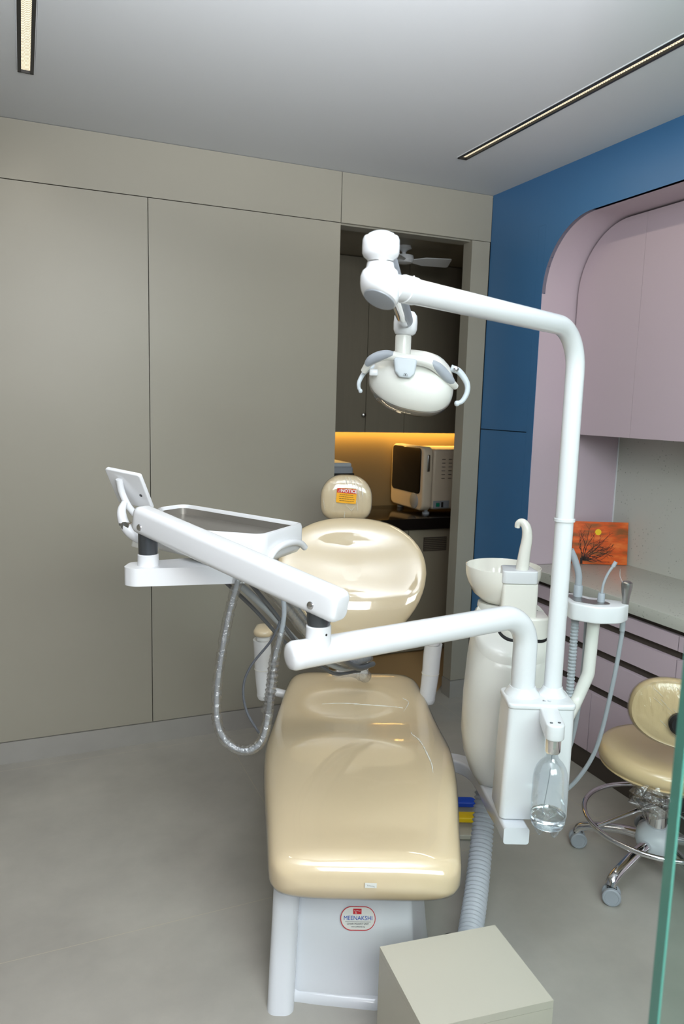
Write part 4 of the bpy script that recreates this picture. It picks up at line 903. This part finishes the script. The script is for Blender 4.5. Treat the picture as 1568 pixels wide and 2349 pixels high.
g = G(); pth = [Vector((0.585, 0.36, 1.03-0.0025*i)) for i in range(150)]; g.tube(pth, [0.0115 if (i//2) % 2 else 0.0096 for i in range(150)], 14); part('suction_hose', g, 'hose_grey', t, 'ribbed grey suction hose', ang=20)
g = G(); g.tube(catmull([(0.628, 0.39, 1.03), (0.632, 0.40, 0.85), (0.625, 0.42, 0.65), (0.60, 0.45, 0.52), (0.56, 0.50, 0.43), (0.50, 0.55, 0.42)], 10), 0.007, 14); part('suction_hose', g, 'hose_grey', t, ang=60)
g = G(); g.tube(catmull([(0.710, 0.335, 1.03), (0.712, 0.34, 0.98), (0.705, 0.36, 0.82), (0.690, 0.40, 0.62), (0.650, 0.43, 0.50), (0.60, 0.45, 0.44), (0.52, 0.46, 0.42), (0.46, 0.46, 0.45)], 10), 0.0062, 14); g.lathe([(0.0075, 0.995), (0.0075, 1.027)], (0.710, 0.335, 0)); part('syringe_hose', g, 'hose_grey', t, ang=60)

# ================================================================== corrugated waste hose, floor box, cable, foot control
pth = catmull([(0.44, 0.80, 0.50), (0.445, 0.78, 0.42), (0.44, 0.72, 0.30), (0.415, 0.62, 0.19), (0.375, 0.47, 0.105), (0.325, 0.30, 0.055), (0.290, 0.17, 0.045), (0.270, 0.08, 0.045)], 60)
ln = [0]
for a, b in zip(pth, pth[1:]): ln.append(ln[-1]+(b-a).length)
N_ = 380; tot = ln[-1]; q = []; j = 0
for i in range(N_):
    s = tot*i/(N_-1)
    while j < len(ln)-2 and ln[j+1] < s: j += 1
    q.append(pth[j].lerp(pth[j+1], (s-ln[j])/max(1e-9, ln[j+1]-ln[j])))
g = G(); g.tube(q, [(0.0375, 0.0355, 0.0325, 0.0315, 0.0325, 0.0355)[i % 6] for i in range(N_)], 28)
single('corrugated_hose', g, 'corrugated_plastic', 'thick white corrugated hose running down to the floor box', 'hose', (0.36, 0.45, 0.0), ang=60)

bz = 0.33; c4 = [Vector((0.034, -0.077)), Vector((0.325, 0.008)), Vector((0.405, -0.226)), Vector((0.112, -0.311))]
t = thing('floor_box', 'square cream boxed cover on the floor in front of the chair base', 'box', (0.21, -0.14, 0))
g = G(); e = c4[::-1]; p4 = [(p.x, p.y) for p in e]
if area2(p4) < 0: p4 = p4[::-1]
g.prism(p4, 0.0, bz-0.019, XY); part('box_sides', g, 'cabinet_box', t)
g = G(); g.prism(p4, bz-0.018, bz, XY); part('box_top', g, 'cabinet_box', t)
g = G(); g.tube(catmull([(0.175, 0.20, 0.03), (0.190, 0.175, 0.10), (0.215, 0.16, 0.165), (0.245, 0.14, 0.195), (0.268, 0.11, 0.175), (0.276, 0.085, 0.12), (0.278, 0.08, 0.02)], 10), 0.0058, 14)
single('power_cable', g, 'black_plastic', 'black cable looping out behind the cream floor box', 'cable', (0.20, 0.15, 0))
t = thing('foot_control', 'metal foot control with a blue and a yellow pedal behind the chair', 'foot pedal', (0.33, 1.02, 0))
g = G(); g.prism(rrect(0.34, 0.235, 0.02, 5, 0.34, 1.015), 0.004, 0.022, XY, r=0.003); part('pedal_plate', g, 'cabinet_box', t)
for y, m_, lb in ((1.085, 'pedal_blue', 'blue pedal'), (0.975, 'pedal_yellow', 'yellow pedal')):
    g = G(); g.prism(rrect(0.30, 0.048, 0.022, 6, 0.335, y), 0.040, 0.060, XY, r=0.004); g.box((0.30, y, 0.032), (0.12, 0.02, 0.02)); part('pedal', g, m_, t, lb)
g = G()
for y in (1.03, 0.925): g.lathe([(0.006, 0.022), (0.006, 0.024)], (0.458, y, 0), seg=12)
part('screws', g, 'ink_black', t)

# ================================================================== wheeled stool
sx, sy_ = 1.99, 1.77
t = thing('operator_stool', 'beige wheeled stool with a film wrapped round backrest beside the drawers', 'stool', (sx, sy_, 0), 'W')
g = G(); g.lathe([(0.030, 0.085), (0.060, 0.095), (0.070, 0.125), (0.066, 0.155), (0.045, 0.175), (0.034, 0.178)], (sx, sy_, 0), seg=40); part('hub', g, 'pale_grey_plastic', t, 'pale grey plastic hub', ang=50)
g = G(); g.lathe([(0.030, 0.172), (0.030, 0.285), (0.026, 0.290), (0.016, 0.291), (0.016, 0.36)], (sx, sy_, 0), seg=36); part('gas_column', g, 'chrome', t)
c0 = math.atan2(2.012-sy_, 1.902-sx)
angs = [math.atan2(2.035-sy_, 1.905-sx)+0.0]
import itertools
base_a = math.atan2(1.706-sy_, 1.746-sx)      # arm pointing at the nearest caster
for k in range(5):
    a = base_a+k*2*PI/5+0.0; ca, sa_ = math.cos(a), math.sin(a); rl = 0.262
    g = G(); pts = [(0.055, 0.128), (0.12, 0.122), (0.19, 0.105), (0.235, 0.092), (0.262, 0.078), (0.272, 0.062)]
    cp = catmull([(sx+r_*ca, sy_+r_*sa_, z) for r_, z in pts], 5); n_ = len(cp)
    g.tube(cp, [0.021-0.004*i/n_+0.006*max(0, (i-n_*0.6)/n_) for i in range(n_)], 18, flat=0.8); lg = part('star_leg', g, 'chrome', t, ang=60)
    sw_ = a+R((35, 80, -60, 20, 120)[k]); wx, wy = sx+0.272*ca, sy_+0.272*sa_; wd = Vector((math.cos(sw_), math.sin(sw_), 0)); wc = Vector((wx, wy, 0.030))+Vector((-wd.y, wd.x, 0))*0.006
    g = G()
    for s in (-1, 1): g.lathe([(0.020, 0.0), (0.0265, 0.002), (0.030, 0.006), (0.030, 0.015), (0.027, 0.018), (0.022, 0.018), (0.021, 0.0165), (0.004, 0.0165)], wc+wd*s*0.004, wd*s, 28)
    cs = part('caster', g, 'grey_plastic', lg, 'grey twin wheel caster', ang=40)
    g = G(); g.box(wc+Vector((0, 0, 0.012)), (0.010, 0.034, 0.032), frame_m((0, 0, 0), wd, (0, 0, 1)).to_3x3() @ Matrix.Rotation(0, 3, 'X'), r=0.003); g.tube([(wx, wy, 0.035), (wx, wy, 0.064)], 0.006, 12); part('caster_fork', g, 'dark_gunmetal', lg)
g = G(); rr_ = 0.245; rc = Vector((sx-0.005, sy_-0.005, 0.205))
g.tube([rc+Vector((rr_*math.cos(2*PI*k/72), rr_*math.sin(2*PI*k/72), 0)) for k in range(72)], 0.0085, 14, closed=True, cap=False)
part('foot_ring', g, 'chrome', t)
for k in range(3):
    a = 2*PI*k/3+0.9; g = G(); g.tube([(sx+0.028*math.cos(a), sy_+0.028*math.sin(a), 0.262), (sx+0.24*math.cos(a), sy_+0.24*math.sin(a), 0.207)], 0.0065, 12); part('ring_spoke', g, 'chrome', t)
sz = 0.405
g = G(); g.box((sx+0.02, sy_, sz-0.060), (0.21, 0.20, 0.035), r=0.006); g.box((sx+0.02, sy_-0.03, sz-0.100), (0.13, 0.13, 0.06), r=0.006); part('mechanism', g, 'black_plastic', t)
g = G(); g.lathe([(0.03, sz-0.045), (0.145, sz-0.043), (0.165, sz-0.030), (0.190, sz-0.004)], (sx, sy_, 0), seg=56)
g.lathe([(0.185, sz-0.006), (0.205, sz+0.004), (0.215, sz+0.022), (0.213, sz+0.042), (0.200, sz+0.058), (0.175, sz+0.064), (0.10, sz+0.058), (0.02, sz+0.056)], (sx, sy_, 0), seg=56)
ss = part('seat', g, 'leather_stool', t, ang=60)
g = G(); g.lathe([(0.204, sz-0.002), (0.209, sz), (0.209, sz+0.003), (0.204, sz+0.005)], (sx, sy_, 0), seg=56); part('piping', g, 'leather_stool', ss)
# backrest: round pad between camera and seat
bcn = Vector((1.862, 1.60, 0.672)); view = Vector((-0.64, -0.74, 0.10)).normalized(); upb2 = Vector((0.12, -0.10, 1)); upb2 = (upb2-view*upb2.dot(view)).normalized(); sdb = upb2.cross(view)
def brg(k, h, a=0.160, b=0.108, n=48): return [bcn+sdb*sup(math.cos(2*PI*j/n), .85)*a*k+upb2*sup(math.sin(2*PI*j/n), .85)*b*k+view*h for j in range(n)]
g = G(); g.loft([brg(0.4, -0.05), brg(0.8, -0.045), brg(0.95, -0.03), brg(1.0, -0.008), brg(0.985, 0.006), brg(0.94, 0.014), brg(0.90, 0.012), brg(0.86, 0.013), brg(0.80, 0.016), brg(0.4, 0.018)]); sb = part('backrest', g, 'leather_stool', t, ang=60)
g = G(); g.loft([brg(0.4, -0.053), brg(0.82, -0.048), brg(0.97, -0.03), brg(1.02, -0.008), brg(1.0, 0.010), brg(0.90, 0.018), brg(0.4, 0.022)]); part('film_wrap', g, 'clear_wrap', sb, 'wrinkled clear plastic film', ang=60)
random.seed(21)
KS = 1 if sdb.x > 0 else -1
for i in range(22):  # stool film wrinkles, highlights drawn as thin white ridges
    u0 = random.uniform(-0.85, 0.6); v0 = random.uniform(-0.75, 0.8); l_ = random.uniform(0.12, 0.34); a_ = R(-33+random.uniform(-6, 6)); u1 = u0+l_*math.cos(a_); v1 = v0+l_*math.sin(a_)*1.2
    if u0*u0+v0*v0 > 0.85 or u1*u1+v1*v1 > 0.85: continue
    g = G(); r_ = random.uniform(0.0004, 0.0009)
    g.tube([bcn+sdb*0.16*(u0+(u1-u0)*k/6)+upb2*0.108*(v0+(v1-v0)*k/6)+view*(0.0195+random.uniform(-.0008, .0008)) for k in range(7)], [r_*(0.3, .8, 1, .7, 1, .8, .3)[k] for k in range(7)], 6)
    part('crease_glint', g, 'film_glint_white', sb, 'whitened film crease standing in for a glint', ang=70)
g = G(); g.lathe([(0.028, 0.018), (0.034, 0.024), (0.034, 0.04), (0.026, 0.05)], bcn-upb2*0.022+sdb*-0.006*KS, view, 24)
pth = catmull([bcn-upb2*0.022+view*0.040+sdb*-0.006*KS, bcn+view*0.055+sdb*0.05*KS-upb2*0.04, Vector((2.02, 1.50, 0.56)), Vector((2.05, 1.56, 0.42)), Vector((2.02, 1.68, 0.345))], 8); g.tube(pth, 0.018, 14, flat=0.6); part('back_bar', g, 'black_plastic', t, 'black curved back bar')
g = G(); g.tube([(2.0, 1.72, 0.34), (2.03, 1.58, 0.325), (2.045, 1.52, 0.26)], 0.005, 8); g.lathe([(0.004, 0), (0.012, 0.006), (0.012, 0.02)], (2.045, 1.52, 0.24)); part('lever', g, 'chrome', t)
random.seed(11); g = G(); ccx = Vector((1.838, 1.66, 0.352)); rg = []
for i in range(9):
    f = i/8; rr0 = 0.014+0.052*math.sin(PI*min(1, f*0.8+0.15)); rg.append([ccx+Vector((rr0*(1+0.35*random.uniform(-1, 1))*math.cos(2*PI*k/18), rr0*(1+0.35*random.uniform(-1, 1))*math.sin(2*PI*k/18), -0.035+0.10*f+0.008*random.uniform(-1, 1))) for k in range(18)])
g.loft(rg); part('film_knot', g, 'clear_sleeve', ss, 'crumpled knot of clear film', ang=20)

# ================================================================== glass door leaf at the right edge
GE = Vector((0.605, 0.520, 0.0)); gd = Vector((0.93, -0.36, 0)).normalized(); gn = Vector((gd.y, -gd.x, 0))
t_ = 0.0095
def pane(a0, a1):
    g = G(); pts = [GE+gd*a0-gn*t_, GE+gd*a1-gn*t_, GE+gd*a1+gn*t_, GE+gd*a0+gn*t_]
    g.loft([[Vector((p.x, p.y, 0.01)) for p in pts], [Vector((p.x, p.y, 2.2)) for p in pts]]); return g
dr_ = struct('door_1', pane(0.0025, 0.9), 'glass_pane')
struct('door_edge', pane(0.0, 0.0024), 'glass_edge', par=dr_)
